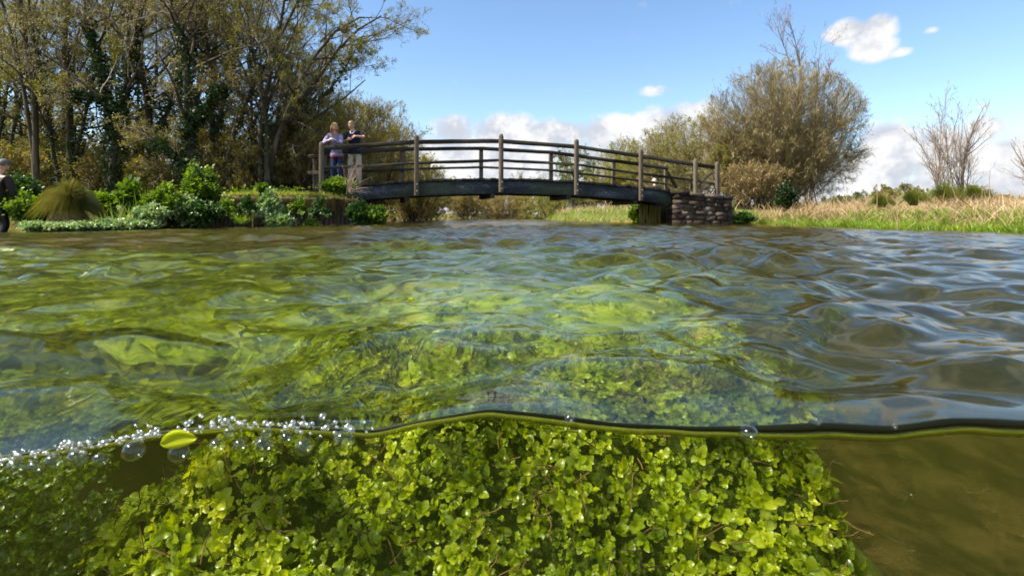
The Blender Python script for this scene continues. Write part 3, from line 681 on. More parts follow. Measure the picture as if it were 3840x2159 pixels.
    g = Geo(); p = bpt(6.56, -.02); plank(g, [p + (-.04, .1, 1.62), p + (-.48, .3, 1.20), p + (-.56, .4, .95)], .05, .08, rng, .003); plank(g, [p + (-.06, .12, 1.25), p + (-.5, .35, .92)], .05, .07, rng, .003); plank(g, [p + (-.50, .32, 1.32), p + (-.06, .16, .95)], .05, .07, rng, .003); g.make('strut', M['rail'], **K)
    # stub of side fence at the left end
    t2 = empty('fence', (-5.25, 13.6, .7), 'short weathered timber fence stub beside the left end of the footbridge', 'fence')
    for dx, z1, w in ((-5.06, 1.78, .09), (-4.98, 1.35, .15)):
        g = Geo(); round_post(g, bpt(dx, .25), .65, z1, w, .11, rng); g.make('post', M['stake'], t2, world=True)
    for z in (1.72, 1.30):
        g = Geo(); plank(g, [bpt(-5.20, .16, z), bpt(-5.05, .14, z + .01), bpt(-4.92, .12, z)], .07, .09, rng, .006); g.make('rail', M['stake'], t2, world=True)
build_bridge()

def build_abutment():
    rng = np.random.default_rng(8)
    t = empty('stone_abutment', (6.1, 16.4, -.1), 'dark mossy stone block wall carrying the right end of the footbridge', 'wall')
    st = noise_mat('wall_stone', [(0, (.014, .011, .008)), (.45, (.05, .036, .026)), (.8, (.13, .10, .075)), (1, (.30, .21, .17))], 3.2, .9, .2, 1.0, 9, vmix=.45, bdist=.03)
    mo = noise_mat('mortar', [(0, (.02, .016, .012)), (1, (.07, .055, .04))], 8, .95, .1)
    X0, X1 = 4.98, 7.05; off = -.30
    def q(x, o, z): return bpt(x, 0) + (0, o, z)
    g = Geo()      # core
    V = [q(X0 + .05, off + .05, -.55), q(X1 - .05, off + .05, -.55), q(X1 - .05, off + .72, -.55), q(X0 + .05, off + .72, -.55), q(X0 + .05, off + .05, .80), q(X1 - .05, off + .05, .66), q(X1 - .05, off + .72, .66), q(X0 + .05, off + .72, .80)]
    hexa(g, V); g.make('mortar_core', mo, t, world=True)
    g = Geo(); course = [.19, .16, .17, .15, .16, .16, .16]; z = -.28
    def block(x0, x1, z0, z1, o0, o1, sl):
        j = lambda s=.008: rng.normal() * s
        c = [q(x0, o0 + j(.014), z0 - sl * (x0 - X0)), q(x1, o0 + j(.014), z0 - sl * (x1 - X0)), q(x1, o1, z0 - sl * (x1 - X0)), q(x0, o1, z0 - sl * (x0 - X0)), q(x0 + j(), o0 + j(.014), z1 - sl * (x0 - X0)), q(x1 + j(), o0 + j(.014), z1 - sl * (x1 - X0)), q(x1, o1, z1 - sl * (x1 - X0)), q(x0, o1, z1 - sl * (x0 - X0))]
        n0 = g.n; hexa(g, np.array(c)); g.vq[-1] = np.full(6, rng.random())
    for ci, h in enumerate(course):
        x = X0 + rng.normal() * .02
        while x < X1 - .05:
            l = rng.uniform(.2, .48); x1 = min(x + l, X1 + rng.normal() * .02)
            if X1 - x1 < .12: x1 = X1
            block(x + .008, x1 - .008, z + .007, z + h - .007, off + rng.normal() * .012 - (.05 if ci == 0 else 0), off + .3, .0 + .075 * (z + .3)); x = x1
        o = off + .3
        while o < .35:      # end face blocks
            l = rng.uniform(.25, .45); block(X0 + .02, X0 + .3, z + .007, z + h - .007, o + .008, min(o + l, .42), 0); o += l
        o = off + .3
        while o < .35:
            l = rng.uniform(.25, .45); block(X1 - .3, X1 - .02, z + .007, z + h - .007, o + .008, min(o + l, .42), .075 * (z + .3)); o += l
        z += h
    g.make('stone_courses', st, t, world=True)
    g = Geo(); x = X0 - .04      # coping stones
    while x < X1:
        l = rng.uniform(.45, .7); x1 = min(x + l, X1 + .04); block(x + .006, x1 - .006, .875, .985, off - .05, off + .42, .083); x = x1
        if X1 - x < .1: break
    g.make('coping', st, t, world=True)
    # timber piles under the bridge end
    tp = empty('timber_piling', (4.7, 17.3, -.3), 'row of yellowed upright timber piles under the right end of the footbridge', 'piling')
    for k in range(7):
        g = Geo(); x = 4.30 + k * .108; y = 17.1 + .02 * k
        P = np.array([[[x + rng.normal() * .01, y, z] for z in (-.5, 0, .3, .62 - .02 * k)]]); tubes(g, P, np.full((1, 4), .052), 9); g.make('pile', M['pile'], tp, True, True)
    g = Geo(); hexa(g, [(4.3, 17.18, -.5), (5.2, 17.3, -.5), (5.2, 17.6, -.5), (4.3, 17.5, -.5), (4.3, 17.18, .72), (5.2, 17.3, .72), (5.2, 17.6, .72), (4.3, 17.5, .72)])
    g.make('backing_board', M['plank'], tp, world=True)
build_abutment()

# timber stake revetment of the left bank
def shore_left(s):
    pts = np.array([(-8.0, 10.35), (-7.4, 10.7), (-6.6, 11.4), (-5.2, 12.25), (-3.95, 13.1), (-4.0, 14.6)]); d = np.r_[0, np.cumsum(np.hypot(*np.diff(pts, axis=0).T))]
    return np.stack([np.interp(s, d, pts[:, 0]), np.interp(s, d, pts[:, 1])], -1), d[-1]
def build_stakes():
    rng = np.random.default_rng(4); _, Ltot = shore_left(0)
    t = empty('stake_revetment', (-6.0, 11.8, -.2), 'dark rotting upright timber stakes holding up the left bank', 'retaining wall')
    s = .9
    n = 0
    while s < Ltot - .05 and n < 98:
        (x, y), _ = shore_left(s); w = rng.uniform(.055, .09); h = .60 + .04 * math.sin(s * 3) + rng.normal() * .035
        g = Geo(); a = rng.normal() * .02
        P = np.array([[[x, y, -.5], [x + a * .3, y - .01, 0], [x + a, y - .01, h * .6], [x + a * 1.5, y - .01 + rng.normal() * .01, h]]]); tubes(g, P, np.array([[w, w, w * .97, w * .8]]) * .62, 7)
        g.make('stake', M['stake'], t, True, True); s += w * 1.25; n += 1
build_stakes()

# ---------------------------------------------------------------- trees
UP = np.array([0, 0, 1.0])
def grow(P0, D0, L, k, wander, up, rng, droop=0.0):
    n = len(P0); P = np.empty((n, k, 3)); P[:, 0] = P0; d = unit(D0); st = (L / (k - 1))[:, None]
    for i in range(1, k):
        P[:, i] = P[:, i - 1] + d * st
        d = unit(d + rng.normal(size=(n, 3)) * wander + UP * up - UP * droop * (i / k))
    return P
def sprout(P, Rr, per, rng, t0, t1, ang, lr, k, wander, up, rr=.55, env=None, droop=0.0, angj=.25, minr=.0, side=None):
    n, kk, _ = P.shape; L0 = np.linalg.norm(np.diff(P, axis=1), axis=2).sum(1)
    idx = np.repeat(np.arange(n), per); m = len(idx); tt = t0 + (t1 - t0) * rng.random(m)
    f = tt * (kk - 1); i = np.minimum(f.astype(int), kk - 2); w = (f - i)[:, None]
    A = P[idx, i]; B = P[idx, i + 1]; pos = A * (1 - w) + B * w; T = unit(B - A); r = Rr[idx, i] * (1 - w[:, 0]) + Rr[idx, i + 1] * w[:, 0]
    N = rng.normal(size=(m, 3)); N = unit(N - (N * T).sum(1, keepdims=True) * T)
    if side is not None: N = unit(N + np.asarray(side) * .8)
    a = ang + rng.normal(size=m) * angj
    D = T * np.cos(a)[:, None] + N * np.sin(a)[:, None]
    L = L0[idx] * lr * (1 - .55 * tt) * (.6 + .7 * rng.random(m))
    if env is not None:
        c, q = np.asarray(env[0]), np.asarray(env[1])
        end = pos + D * L[:, None]; fe = np.linalg.norm((end - c) / q, axis=1); fs = np.linalg.norm((pos - c) / q, axis=1)
        lim = .93 + .14 * rng.random(m); over = fe > lim
        s = np.clip((lim - fs) / np.maximum(fe - fs, 1e-3), .12, 1); L = np.where(over, L * s, L)
    Q = grow(pos, D, L, k, wander, up, rng, droop)
    t = np.linspace(0, 1, k)[None]; r0 = np.maximum(r * rr, minr)[:, None]
    return Q, r0 * (1 - .72 * t)
def on_twigs(P, n, rng, t0=.15, off=.02):
    m, k, _ = P.shape; i = rng.integers(0, m, n); f = (t0 + (1 - t0) * rng.random(n)) * (k - 1); j = np.minimum(f.astype(int), k - 2); w = (f - j)[:, None]
    return P[i, j] * (1 - w) + P[i, j + 1] * w + rng.normal(size=(n, 3)) * off
def resample(pts, k):
    pts = np.asarray(pts, float); d = np.r_[0, np.cumsum(np.linalg.norm(np.diff(pts, axis=0), axis=1))]
    # Catmull-Rom like smoothing by cubic interpolation through the points
    u = np.linspace(0, d[-1], k); out = np.stack([np.interp(u, d, pts[:, j]) for j in range(3)], -1)
    for _ in range(2): out[1:-1] = .25 * out[:-2] + .5 * out[1:-1] + .25 * out[2:]
    return out

def build_tree(name, base, label, cat, stems, levels, seed, twig='twig', leafs=(), bark='bark', ivy=0, env=None, group=None, leafsize=.045, trunk_name='trunk', wander_leaf=.03, trunk_levels=1, minr=.004):
    """stems: list of (points(k,3), r0, r1) in world space; levels: dicts for sprout(); leafs: [(material, count, size)]"""
    rng = np.random.default_rng(seed); t = empty(name, base, label, cat, group)
    fixed = []
    for s in stems:
        p = [tuple(a) for a in s[0]]; gz = float(ground(p[0][0], p[0][1]))
        if gz + .1 < p[0][2] < 2.1: p = [(p[0][0], p[0][1], gz - .15)] + p
        fixed.append((p, s[1], s[2]))
    stems = fixed; K = 10; P = np.stack([resample(s[0], K) for s in stems]); Rr = np.stack([np.linspace(s[1] * .75, s[2] * .7, K) for s in stems])
    P[:, 1:-1] += rng.normal(size=P[:, 1:-1].shape) * Rr[:, 1:-1, None] * .25
    g = Geo(); tubes(g, P, Rr, 8)
    gc = Geo(); allL = [(P, Rr)]; twigs = None; cur = (P, Rr)
    for li, lv in enumerate(levels):
        lv = dict(lv); src = cur
        if lv.pop('from_all', False): src = (P, Rr)
        Q, q = sprout(src[0], src[1], rng=rng, env=env, minr=minr, **lv)
        if li < trunk_levels: tubes(g, Q, q, 5)
        elif li < len(levels) - 1: tubes(gc, Q, q, 3, 0, rng.random(len(Q)))
        else: tubes(gc, Q, np.maximum(q, minr * .8), 2, 0, rng.random(len(Q)))
        cur = (Q, q); allL.append(cur)
    mats = [M[twig]]
    for mi, (mn, cnt, sz) in enumerate(leafs):
        a = int(cnt * .75); P1 = np.concatenate([on_twigs(allL[-1][0], a, rng, .1, wander_leaf), on_twigs(allL[-2][0], cnt - a, rng, .3, wander_leaf)])
        # clumps: keep leaves mostly where a smooth noise is high
        kp = (wob(P1[:, 0], P1[:, 2], 2.4, seed) + wob(P1[:, 1], P1[:, 2], 2.1, seed + 3) * .6 + rng.normal(size=len(P1)) * .45) > -.35
        P1 = P1[kp]; leaves(gc, P1, sz * .78 * (.6 + .8 * rng.random(len(P1))), rng, .55, len(mats)); mats.append(M[mn])
    g.make('trunk', M[bark], t, True, True)
    gc.make('crown', mats, t, False, True)
    if ivy:
        gi = Geo(); n = ivy; i = rng.integers(0, len(P), n); f = rng.random(n) ** 1.1 * (K - 2) * .8; j = f.astype(int); w = (f - j)[:, None]
        c = P[i, j] * (1 - w) + P[i, j + 1] * w; rr = Rr[i, j]
        hv = .5 + .5 * np.sin(f * 2.3 + i * 2.0 + seed); d = unit(rng.normal(size=(n, 3)) * np.array([1, 1, .5])); c = c + d * (rr + .03 + (.22 * hv * rng.random(n) ** .7))[:, None]
        leaves(gi, c, .05 + .05 * rng.random(n), rng, .85, 0, face=d, spread=.5)
        gi.make('ivy', M['leaf_ivy'], t, False, True)
    return t

def pxl(pts, D0, depth=None):
    """photo pixels -> world points at distance D0 (or per point)"""
    return [pix(p[0], p[1], (p[2] if len(p) > 2 else D0)) for p in pts]

LV_WOOD = [dict(per=11, t0=.3, t1=.98, ang=.85, lr=.50, k=7, wander=.16, up=.05), dict(per=8, t0=.15, t1=1, ang=.8, lr=.5, k=6, wander=.2, up=.0),
           dict(per=7, t0=.15, t1=1, ang=.75, lr=.55, k=5, wander=.25, up=.0), dict(per=5, t0=.1, t1=1, ang=.7, lr=.6, k=4, wander=.28, up=.02)]
def build_left_wood():
    T = build_tree
    T('slender_tree', pix(75, 640, 14.5), 'slender dark twin trunked tree rising at the far left edge of the wood', 'tree',
      [(pxl([(130, 660), (140, 420), (125, 250), (70, 60), (60, -300)], 14.5), .12, .05), (pxl([(150, 660), (85, 380), (70, 200), (20, 40), (-80, -260)], 14.5), .09, .04)], LV_WOOD, 1, leafs=[('leaf_bud', 9000, .05)])
    T('ivy_tree', pix(300, 660, 15.2), 'leafy olive tree with ivy at its foot behind the sedge tussock', 'tree',
      [(pxl([(260, 670), (280, 450), (230, 240), (250, 0), (300, -400)], 15.2), .14, .06), (pxl([(235, 660), (170, 450), (150, 250), (110, 60), (90, -200)], 15.2), .09, .03), (pxl([(265, 620), (330, 420), (360, 200), (430, 0)], 15.2), .08, .03)], LV_WOOD, 2, leafs=[('leaf_olive', 20000, .046), ('leaf_young', 12000, .046)], ivy=2500)
    T('ivy_tree', pix(440, 690, 13.8), 'ivy covered upright trunk forking into bare branches left of the leaning tree', 'tree',
      [(pxl([(415, 720), (425, 600), (440, 480), (450, 405), (470, 300), (520, 120), (560, -200)], 13.8), .15, .05), (pxl([(430, 520), (410, 400), (380, 260), (330, 100), (300, -100)], 13.8), .07, .03), (pxl([(440, 430), (385, 360), (300, 350), (180, 390)], 13.6), .05, .015)], LV_WOOD, 3, leafs=[('leaf_bud', 9000, .045)], ivy=6500)
    T('leaning_tree', pix(740, 700, 13.4), 'dark leaning tree whose crooked bare limb bends low over the bank', 'tree',
      [(pxl([(770, 720), (735, 640), (700, 590), (690, 480), (720, 360), (690, 200), (640, 0), (600, -200)], 13.4), .19, .05), (pxl([(700, 600), (640, 580), (600, 560), (570, 510), (530, 485), (450, 470)], 13.2), .09, .02), (pxl([(690, 500), (780, 400), (830, 330), (900, 260)], 13.3), .08, .02)], LV_WOOD, 4, leafs=[('leaf_bud', 8000, .045), ('leaf_olive', 4000, .045)], ivy=5200)
    T('willow_tree', pix(850, 700, 13.2), 'big spreading willow with stems sweeping up to the right beyond the bridge end', 'tree',
      [(pxl([(820, 720), (880, 640), (980, 540), (1080, 450), (1180, 330), (1250, 210), (1300, 110), (1360, 55), (1430, 60)], 14.3), .15, .03), (pxl([(830, 715), (900, 660), (1010, 570), (1090, 500), (1200, 430), (1290, 380), (1370, 300)], 15.0), .11, .02),
       (pxl([(840, 710), (860, 560), (900, 400), (1000, 230), (1080, 90), (1150, -60)], 14.4), .12, .04), (pxl([(1000, 700), (1010, 560), (1000, 400), (950, 250), (930, 80), (900, -120)], 13.9), .10, .04),
       (pxl([(1060, 470), (1150, 420), (1230, 340), (1310, 250), (1330, 170), (1370, 120)], 14.4), .06, .012)],
      LV_WOOD, 5, leafs=[('leaf_young', 12000, .036), ('leaf_olive', 20000, .038)], ivy=1800)
    T('arching_tree', pix(1000, 690, 14.2), 'leafing tree whose thin top branch arches out against the blue sky', 'tree',
      [(pxl([(980, 700), (1040, 500), (1120, 300), (1220, 130), (1310, 40), (1400, 10), (1480, 45), (1545, 115)], 14.0), .12, .008), (pxl([(990, 700), (960, 500), (1010, 300), (1060, 100), (1080, -150)], 14.2), .10, .04), (pxl([(1200, 160), (1270, 90), (1330, 120), (1350, 180)], 14), .03, .006)],
      [dict(per=10, t0=.25, t1=.97, ang=.8, lr=.30, k=7, wander=.16, up=.03), dict(per=7, t0=.2, t1=1, ang=.8, lr=.5, k=6, wander=.2, up=0), dict(per=5, t0=.15, t1=1, ang=.75, lr=.5, k=5, wander=.25, up=0), dict(per=4, t0=.1, t1=1, ang=.7, lr=.55, k=4, wander=.28, up=.02)],
      6, leafs=[('leaf_young', 5000, .032), ('leaf_bud', 7000, .032)])
    T('ivy_tree', pix(620, 690, 15.0), 'tall ivy clad tree standing in the middle of the wood behind the leaning one', 'tree',
      [(pxl([(560, 720), (580, 540), (560, 360), (500, 160), (470, -60), (460, -400)], 15.0), .14, .06), (pxl([(575, 560), (640, 380), (720, 220), (760, 40), (800, -200)], 15), .09, .03)], LV_WOOD, 7, leafs=[('leaf_olive', 9000, .05), ('leaf_bud', 8000, .05)], ivy=3000)
    T('ash_tree', pix(820, 690, 16), 'taller tree with yellow green buds at the top centre of the wood', 'tree',
      [(pxl([(800, 720), (800, 500), (790, 300), (770, 100), (700, -200)], 16), .13, .05), (pxl([(805, 500), (870, 300), (880, 60), (900, -200)], 16), .09, .04)], LV_WOOD, 8, leafs=[('leaf_young', 12000, .055), ('leaf_bud', 9000, .05)], ivy=1500)
    # deeper rows of the wood
    specs = [(-60, 17, 'shady tree at the left edge of the wood behind the wading person', 21), (180, 19, 'olive tree in the back row behind the leafy ivy tree', 22), (480, 19.5, 'olive tree in the back row left of the crooked limb', 23), (720, 18.5, 'olive tree in the back row behind the leaning trunk', 24), (960, 17.5, 'olive tree in the back row behind the spreading willow', 25), (1130, 17.0, 'olive tree at the right end of the back row of the wood', 26)]
    for i, (px, D, lb, sd) in enumerate(specs):
        r = np.random.default_rng(sd); stems = []
        for k in range(4):
            x0 = px + r.normal() * 50; x1 = x0 + r.normal() * 90; top = 60 + r.random() * 120 if i < 5 else 190 + 60 * r.random()
            stems.append((pxl([(x0, 740), ((x0 * 2 + x1) / 3, 500), ((x0 + x1) / 2, 300), (x1, top), (x1 + r.normal() * 30, top - (160 if i < 5 else 30))], D + r.normal() * .5), .09, .03))
        T('woodland_tree', pix(px, 735, D), lb, 'tree', stems, LV_WOOD, sd, leafs=[('leaf_olive', 24000, .052), ('leaf_bud', 14000, .05), ('leaf_young', 9000, .048)], ivy=2200, group='trees in the back row of the wood')
    for i, (px, D, h) in enumerate([(-40, 21, 4.6), (260, 22, 4.2), (560, 22, 4.6), (850, 21, 4.4), (1080, 20.5, 4.0)]):
        shrub('understorey_bush', px, D, 2.4, h, '%s tall olive bush from the left in the depth of the wood' % ['first', 'second', 'third', 'fourth', 'fifth'][i], 160 + i, 'twig_tan', [('leaf_olive', 16000, .08), ('leaf_young', 7000, .07), ('leaf_bud', 9000, .07)], 20, group='tall bushes in the depth of the wood', minr=.008)
    # brown undergrowth of the wood floor
    ug = [(40, 15.5, 1.7, 'brown thicket at the left edge under the wood'), (420, 15.8, 1.6, 'brown thicket behind the grassy tussock'), (640, 15, 1.3, 'brown thicket under the crooked limb'), (900, 14.8, 1.6, 'brown thicket behind the grassy top of the stake wall'), (1120, 15.3, 2.0, 'brown thicket just left of the bridge fence'), (1260, 17, 2.2, 'brown thicket seen behind the two people on the bridge'), (230, 17.5, 2.2, 'brown thicket deep in the wood left of the ivy trunk'), (780, 17.5, 2.3, 'brown thicket deep in the wood behind the leaning tree')]
    for i, (px, D, h, lb) in enumerate(ug):
        shrub('thicket', px, D, 1.7, h * 1.25, lb, 40 + i, 'twig_tan', [('leaf_olive', 9000, .06), ('leaf_bud', 12000, .05)], stems=26, group='thickets under the wood')

def shrub(name, px, D, rx, h, label, seed, twig='twig_tan', leafs=(), stems=18, z0=None, env=True, lv=None, cat='shrub', group=None, bark='bark', spread=1.0, ry=None, minr=.005, thick=.035):
    """many stemmed shrub filling an egg shaped crown"""
    r = np.random.default_rng(seed); x, y, _ = pix(px, 700, D); z = float(ground(x, y)) if z0 is None else z0; ry = ry or rx * .8
    st = []; c = np.array([x, y, z + h * .48]); q = np.array([rx, ry, h * .53])
    for k in range(stems):
        a = r.random() * 6.28; e = r.random() ** .7 * 1.25 * spread; tip = c + q * np.array([math.cos(a) * math.sin(e), math.sin(a) * math.sin(e), math.cos(e)]) * ((.82 if name != 'round_willow' else .90) + .1 * r.random())
        b = np.array([x + r.normal() * rx * .13, y + r.normal() * ry * .13, z - .05]); mid = b * .55 + tip * .45 + np.array([0, 0, h * .10]) + r.normal(size=3) * rx * .06
        st.append(([b, mid, tip], thick * (.7 + .6 * r.random()), .010))
    lv = lv or [dict(per=9, t0=.08, t1=.95, ang=.7, lr=.5, k=6, wander=.13, up=.06), dict(per=8, t0=.1, t1=1, ang=.6, lr=.5, k=5, wander=.16, up=.05), dict(per=7, t0=.1, t1=1, ang=.55, lr=.6, k=4, wander=.2, up=.06)]
    return build_tree(name, (x, y, z), label, cat, st, lv, seed, twig=twig, leafs=leafs, env=(c, q) if env else None, group=group, bark=bark, minr=minr)

def dup(root, loc, rz, s, label, group=None):
    n = root.copy(); C.objects.link(n); n.location = loc; n.rotation_euler = (0, 0, rz); n.scale = (s, s, s) if not isinstance(s, tuple) else s; n['label'] = label
    if group: n['group'] = group
    for ch in list(root.children):
        c = ch.copy(); C.objects.link(c); c.parent = n
        for gch in ch.children:
            d = gch.copy(); C.objects.link(d); d.parent = c
    return n

build_left_wood()

def build_far_trees():
    ol = [('leaf_olive', 16000, .07), ('leaf_young', 4000, .06)]
    # willows beyond the bridge on the left bank
    W1 = shrub('willow_shrub', 1400, 23, 2.9, 5.3, 'large rounded olive willow behind the man on the bridge', 61, 'twig_tan', [('leaf_olive', 52000, .055), ('leaf_young', 20000, .05)], 42, minr=.006)
    W2 = shrub('willow_shrub', 1545, 27, 2.6, 3.9, 'olive willow hanging over the water past the leftmost bridge posts', 62, 'twig_tan', [('leaf_olive', 40000, .06), ('leaf_young', 11000, .055)], 34, minr=.007)
    shrub('willow_shrub', 1290, 19.5, 2.2, 4.6, 'brownish willow between the wood and the large rounded one', 63, 'twig_tan', [('leaf_olive', 32000, .055)], 32)
    # low growth along the far water
    far = [(1440, 31, 3.0, 2.4, 'brown shrub under the left part of the bridge'), (1590, 36, 3.4, 2.6, 'brown shrub at the far water behind the left bridge posts'), (1740, 44, 4.2, 3.2, 'brown shrub far behind the second near bridge post'), (1890, 47, 4.5, 3.2, 'brown shrub far behind the middle post of the bridge'), (2290, 33, 3.0, 2.2, 'brown shrub behind the far bank under the right part of the bridge')]
    for i, (px, D, rx, h, lb) in enumerate(far): shrub('shrub', px, D, rx, h, lb, 70 + i, 'twig_tan', [('leaf_bud', 14000, .09), ('leaf_olive', 8000, .09)], 22, group='low shrubs along the far water', minr=.009)
    for i, px in enumerate([1380, 1500, 1620, 1730, 1840, 1950, 2070, 2190, 2310]): shrub('hedge_bush', px, 56 + (i * 37 % 5), 3.6, 2.7 + .25 * (i * 7 % 3), '%s bush from the left of the brown thicket closing the far end of the river' % ['first', 'second', 'third', 'fourth', 'fifth', 'sixth', 'seventh', 'eighth', 'ninth'][i], 140 + i, 'twig_tan', [('leaf_bud', 9000, .14), ('leaf_olive', 6000, .13)], 14, group='thicket at the far end of the river', minr=.014)
    shrub('shrub', 2060, 41, 3.0, 2.9, 'bright green rounded shrub under the middle of the bridge', 76, 'twig_tan', [('leaf_young', 16000, .09)], 16, minr=.008)
    shrub('shrub', 2175, 36, 1.8, 2.1, 'dark green bush under the bridge beside the bright green one', 77, 'twig', [('leaf_dark', 12000, .09)], 14, minr=.008)
    # conifer and bare far trees above the deck
    x, y, _ = pix(2150, 700, 44); st = [([(x, y, .3), (x, y, 2.5), (x + .1, y, 5.6)], .16, .03)]
    build_tree('pine_tree', (x, y, .3), 'dark layered evergreen tree rising above the bridge deck right of the middle', 'tree', st, [dict(per=70, t0=.25, t1=.99, ang=1.4, lr=.62, k=5, wander=.08, up=.0), dict(per=10, t0=.2, t1=1, ang=.8, lr=.45, k=4, wander=.15, up=.0), dict(per=5, t0=.1, t1=1, ang=.6, lr=.6, k=3, wander=.1, up=0)], 78, leafs=[('leaf_dark', 14000, .11), ('leaf_olive', 5000, .11)], minr=.008)
    for i, (px, D, h, lb) in enumerate([(1790, 60, 4.6, 'small bare tree on the skyline just left of the middle bridge post'), (1945, 62, 5.6, 'bare rounded tree on the skyline right of the middle bridge post'), (2030, 66, 5.2, 'faint bare tree on the skyline left of the dark evergreen'), (2235, 52, 6.0, 'bare tree with fine twigs just right of the dark evergreen')]):
        x, y, _ = pix(px, 700, D); r = np.random.default_rng(80 + i)
        st = [([(x, y, .2), (x + r.normal() * .2, y, h * .4), (x + r.normal() * .6, y, h)], .13, .03) for _ in range(3)]
        build_tree('bare_tree', (x, y, .2), lb, 'tree', st, [dict(per=9, t0=.25, t1=.98, ang=.75, lr=.42, k=6, wander=.15, up=.05), dict(per=8, t0=.2, t1=1, ang=.7, lr=.5, k=5, wander=.2, up=0), dict(per=6, t0=.15, t1=1, ang=.7, lr=.55, k=4, wander=.22, up=0)], 80 + i, twig='twig', leafs=[('leaf_bud', 1500, .08)], minr=.008, group='bare trees on the skyline')
    # right of the conifer, growing green then brown towards the round willow
    G = [(2300, 33, 2.3, 3.3, 'leaf_young', 'yellow green bush above the deck left of the fourth near post'), (2400, 31, 2.4, 4.1, 'leaf_young', 'fresh green leafy bush behind the fourth near bridge post'), (2350, 40, 2.8, 6.0, 'leaf_young', 'taller loose green tree behind the fresh green bushes')]
    for i, (px, D, rx, h, lm, lb) in enumerate(G): shrub('leafy_bush', px, D, rx, h, lb, 90 + i, 'twig_tan', [(lm, 17000, .08), ('leaf_olive', 9000, .08)], 18, minr=.008)
    B = [(2500, 27, 2.5, 4.4, 'olive brown bush behind the far end of the bridge rails'), (2620, 24, 2.5, 4.3, 'olive brown bush directly behind the stone abutment posts'), (2740, 21.5, 2.1, 3.0, 'tangled brown bush leaning over the stone abutment'), (2530, 33, 2.6, 6.2, 'taller greenish bush with a loose top behind the brown ones')]
    for i, (px, D, rx, h, lb) in enumerate(B): shrub('willow_shrub', px, D, rx, h, lb, 95 + i, 'twig_olive', [('leaf_olive', 15000, .06), ('leaf_young', 6000 if i in (1, 3) else 1500, .06)], 24, minr=.006, group='brown willow bushes behind the bridge end')
    shrub('willow_shrub', 2830, 19.5, 1.7, 1.9, 'low tangled pale brown scrub at the foot of the round willow', 101, 'twig_tan', [('leaf_bud', 5000, .05)], 26, minr=.006)
    # the great round willow
    lv = [dict(per=14, t0=.08, t1=.95, ang=.75, lr=.5, k=7, wander=.13, up=.02), dict(per=11, t0=.1, t1=1, ang=.6, lr=.5, k=5, wander=.16, up=.03), dict(per=9, t0=.1, t1=1, ang=.5, lr=.6, k=4, wander=.2, up=.08)]
    shrub('round_willow', 2925, 21.5, 3.55, 6.2, 'great round bare brown willow to the right of the bridge', 110, 'twig_olive', [('leaf_bud', 90000, .030), ('leaf_olive', 26000, .030)], 84, lv=lv, cat='tree', thick=.032, bark='twig_tan', minr=.0045, spread=1.55)
    # tall pale tree standing behind it
    def st(p, D, a, b): return (pxl(p, D), a, b)
    build_tree('poplar_tree', pix(3030, 790, 27), 'tall bare pale tree rising out of the top of the round willow', 'tree',
      [st([(3030, 800), (3000, 500), (2995, 350), (2975, 250), (2930, 150), (2900, 70)], 27, .11, .012), st([(2995, 400), (3005, 260), (2985, 160), (2960, 80)], 27, .09, .015), st([(3040, 790), (3050, 450), (3070, 330), (3060, 230), (3080, 150)], 27.3, .08, .012), st([(3060, 360), (3100, 290), (3120, 220)], 27.3, .06, .015)],
      [dict(per=19, t0=.35, t1=.98, ang=.6, lr=.32, k=6, wander=.1, up=.12), dict(per=7, t0=.2, t1=1, ang=.6, lr=.45, k=5, wander=.14, up=.08), dict(per=4, t0=.2, t1=1, ang=.55, lr=.5, k=4, wander=.15, up=.05)], 111, twig='twig_pink', bark='bark_pale', minr=.006)
    # many stemmed bare tree on the right
    S = []; r = np.random.default_rng(5)
    for k in range(17):
        x0 = 3560 + r.normal() * 45; x1 = 3550 + (k - 8) * 15 + r.normal() * 14; top = 362 + abs(k - 9) * 14 + r.random() * 50
        S.append(st([(x0, 735), (x0 * .6 + x1 * .4, 600), (x0 * .2 + x1 * .8, 500), (x1, top)], 26 + r.normal() * .5, .034, .006))
    S.append(st([(3605, 740), (3612, 600), (3640, 500), (3690, 400)], 26, .12, .02))
    build_tree('coppiced_tree', pix(3560, 740, 26), 'bare many stemmed pale tree fanning up from the meadow on the right', 'tree', S,
      [dict(per=12, t0=.15, t1=.98, ang=.42, lr=.36, k=6, wander=.09, up=.10), dict(per=7, t0=.2, t1=1, ang=.5, lr=.45, k=4, wander=.12, up=.06), dict(per=4, t0=.2, t1=1, ang=.5, lr=.5, k=3, wander=.12, up=.05)], 112, twig='twig_pink', bark='bark_pale', minr=.005)
    shrub('shrub', 3650, 25.5, 1.15, 1.5, 'round green brown bush at the foot of the many stemmed tree', 113, 'twig', [('leaf_olive', 12000, .06)], 16, z0=.3)
    S = []
    for k in range(9):
        x0 = 3900 + r.normal() * 30; x1 = 3800 + k * 32 + r.normal() * 20; S.append(st([(x0, 760), (x0 * .5 + x1 * .5, 650), (x1, 520 - 12 * k + r.random() * 60)], 23 + r.normal() * .5, .05, .008))
    build_tree('bare_tree', pix(3900, 760, 23), 'bare twiggy tree cut off by the right edge of the view', 'tree', S,
      [dict(per=9, t0=.2, t1=.98, ang=.6, lr=.4, k=6, wander=.12, up=.06), dict(per=6, t0=.2, t1=1, ang=.6, lr=.45, k=4, wander=.15, up=.04), dict(per=4, t0=.2, t1=1, ang=.5, lr=.5, k=3, wander=.12, up=.03)], 114, twig='twig_pink', bark='bark_pale', minr=.005)
    # far hedge row on the right
    hd = [(3150, 1.9, 'dark'), (3220, 2.3, 'dark'), (3300, 2.9, ''), (3390, 3.2, ''), (3470, 2.7, ''), (3540, 2.4, ''), (3720, 2.0, ''), (3780, 1.9, 'dark')]
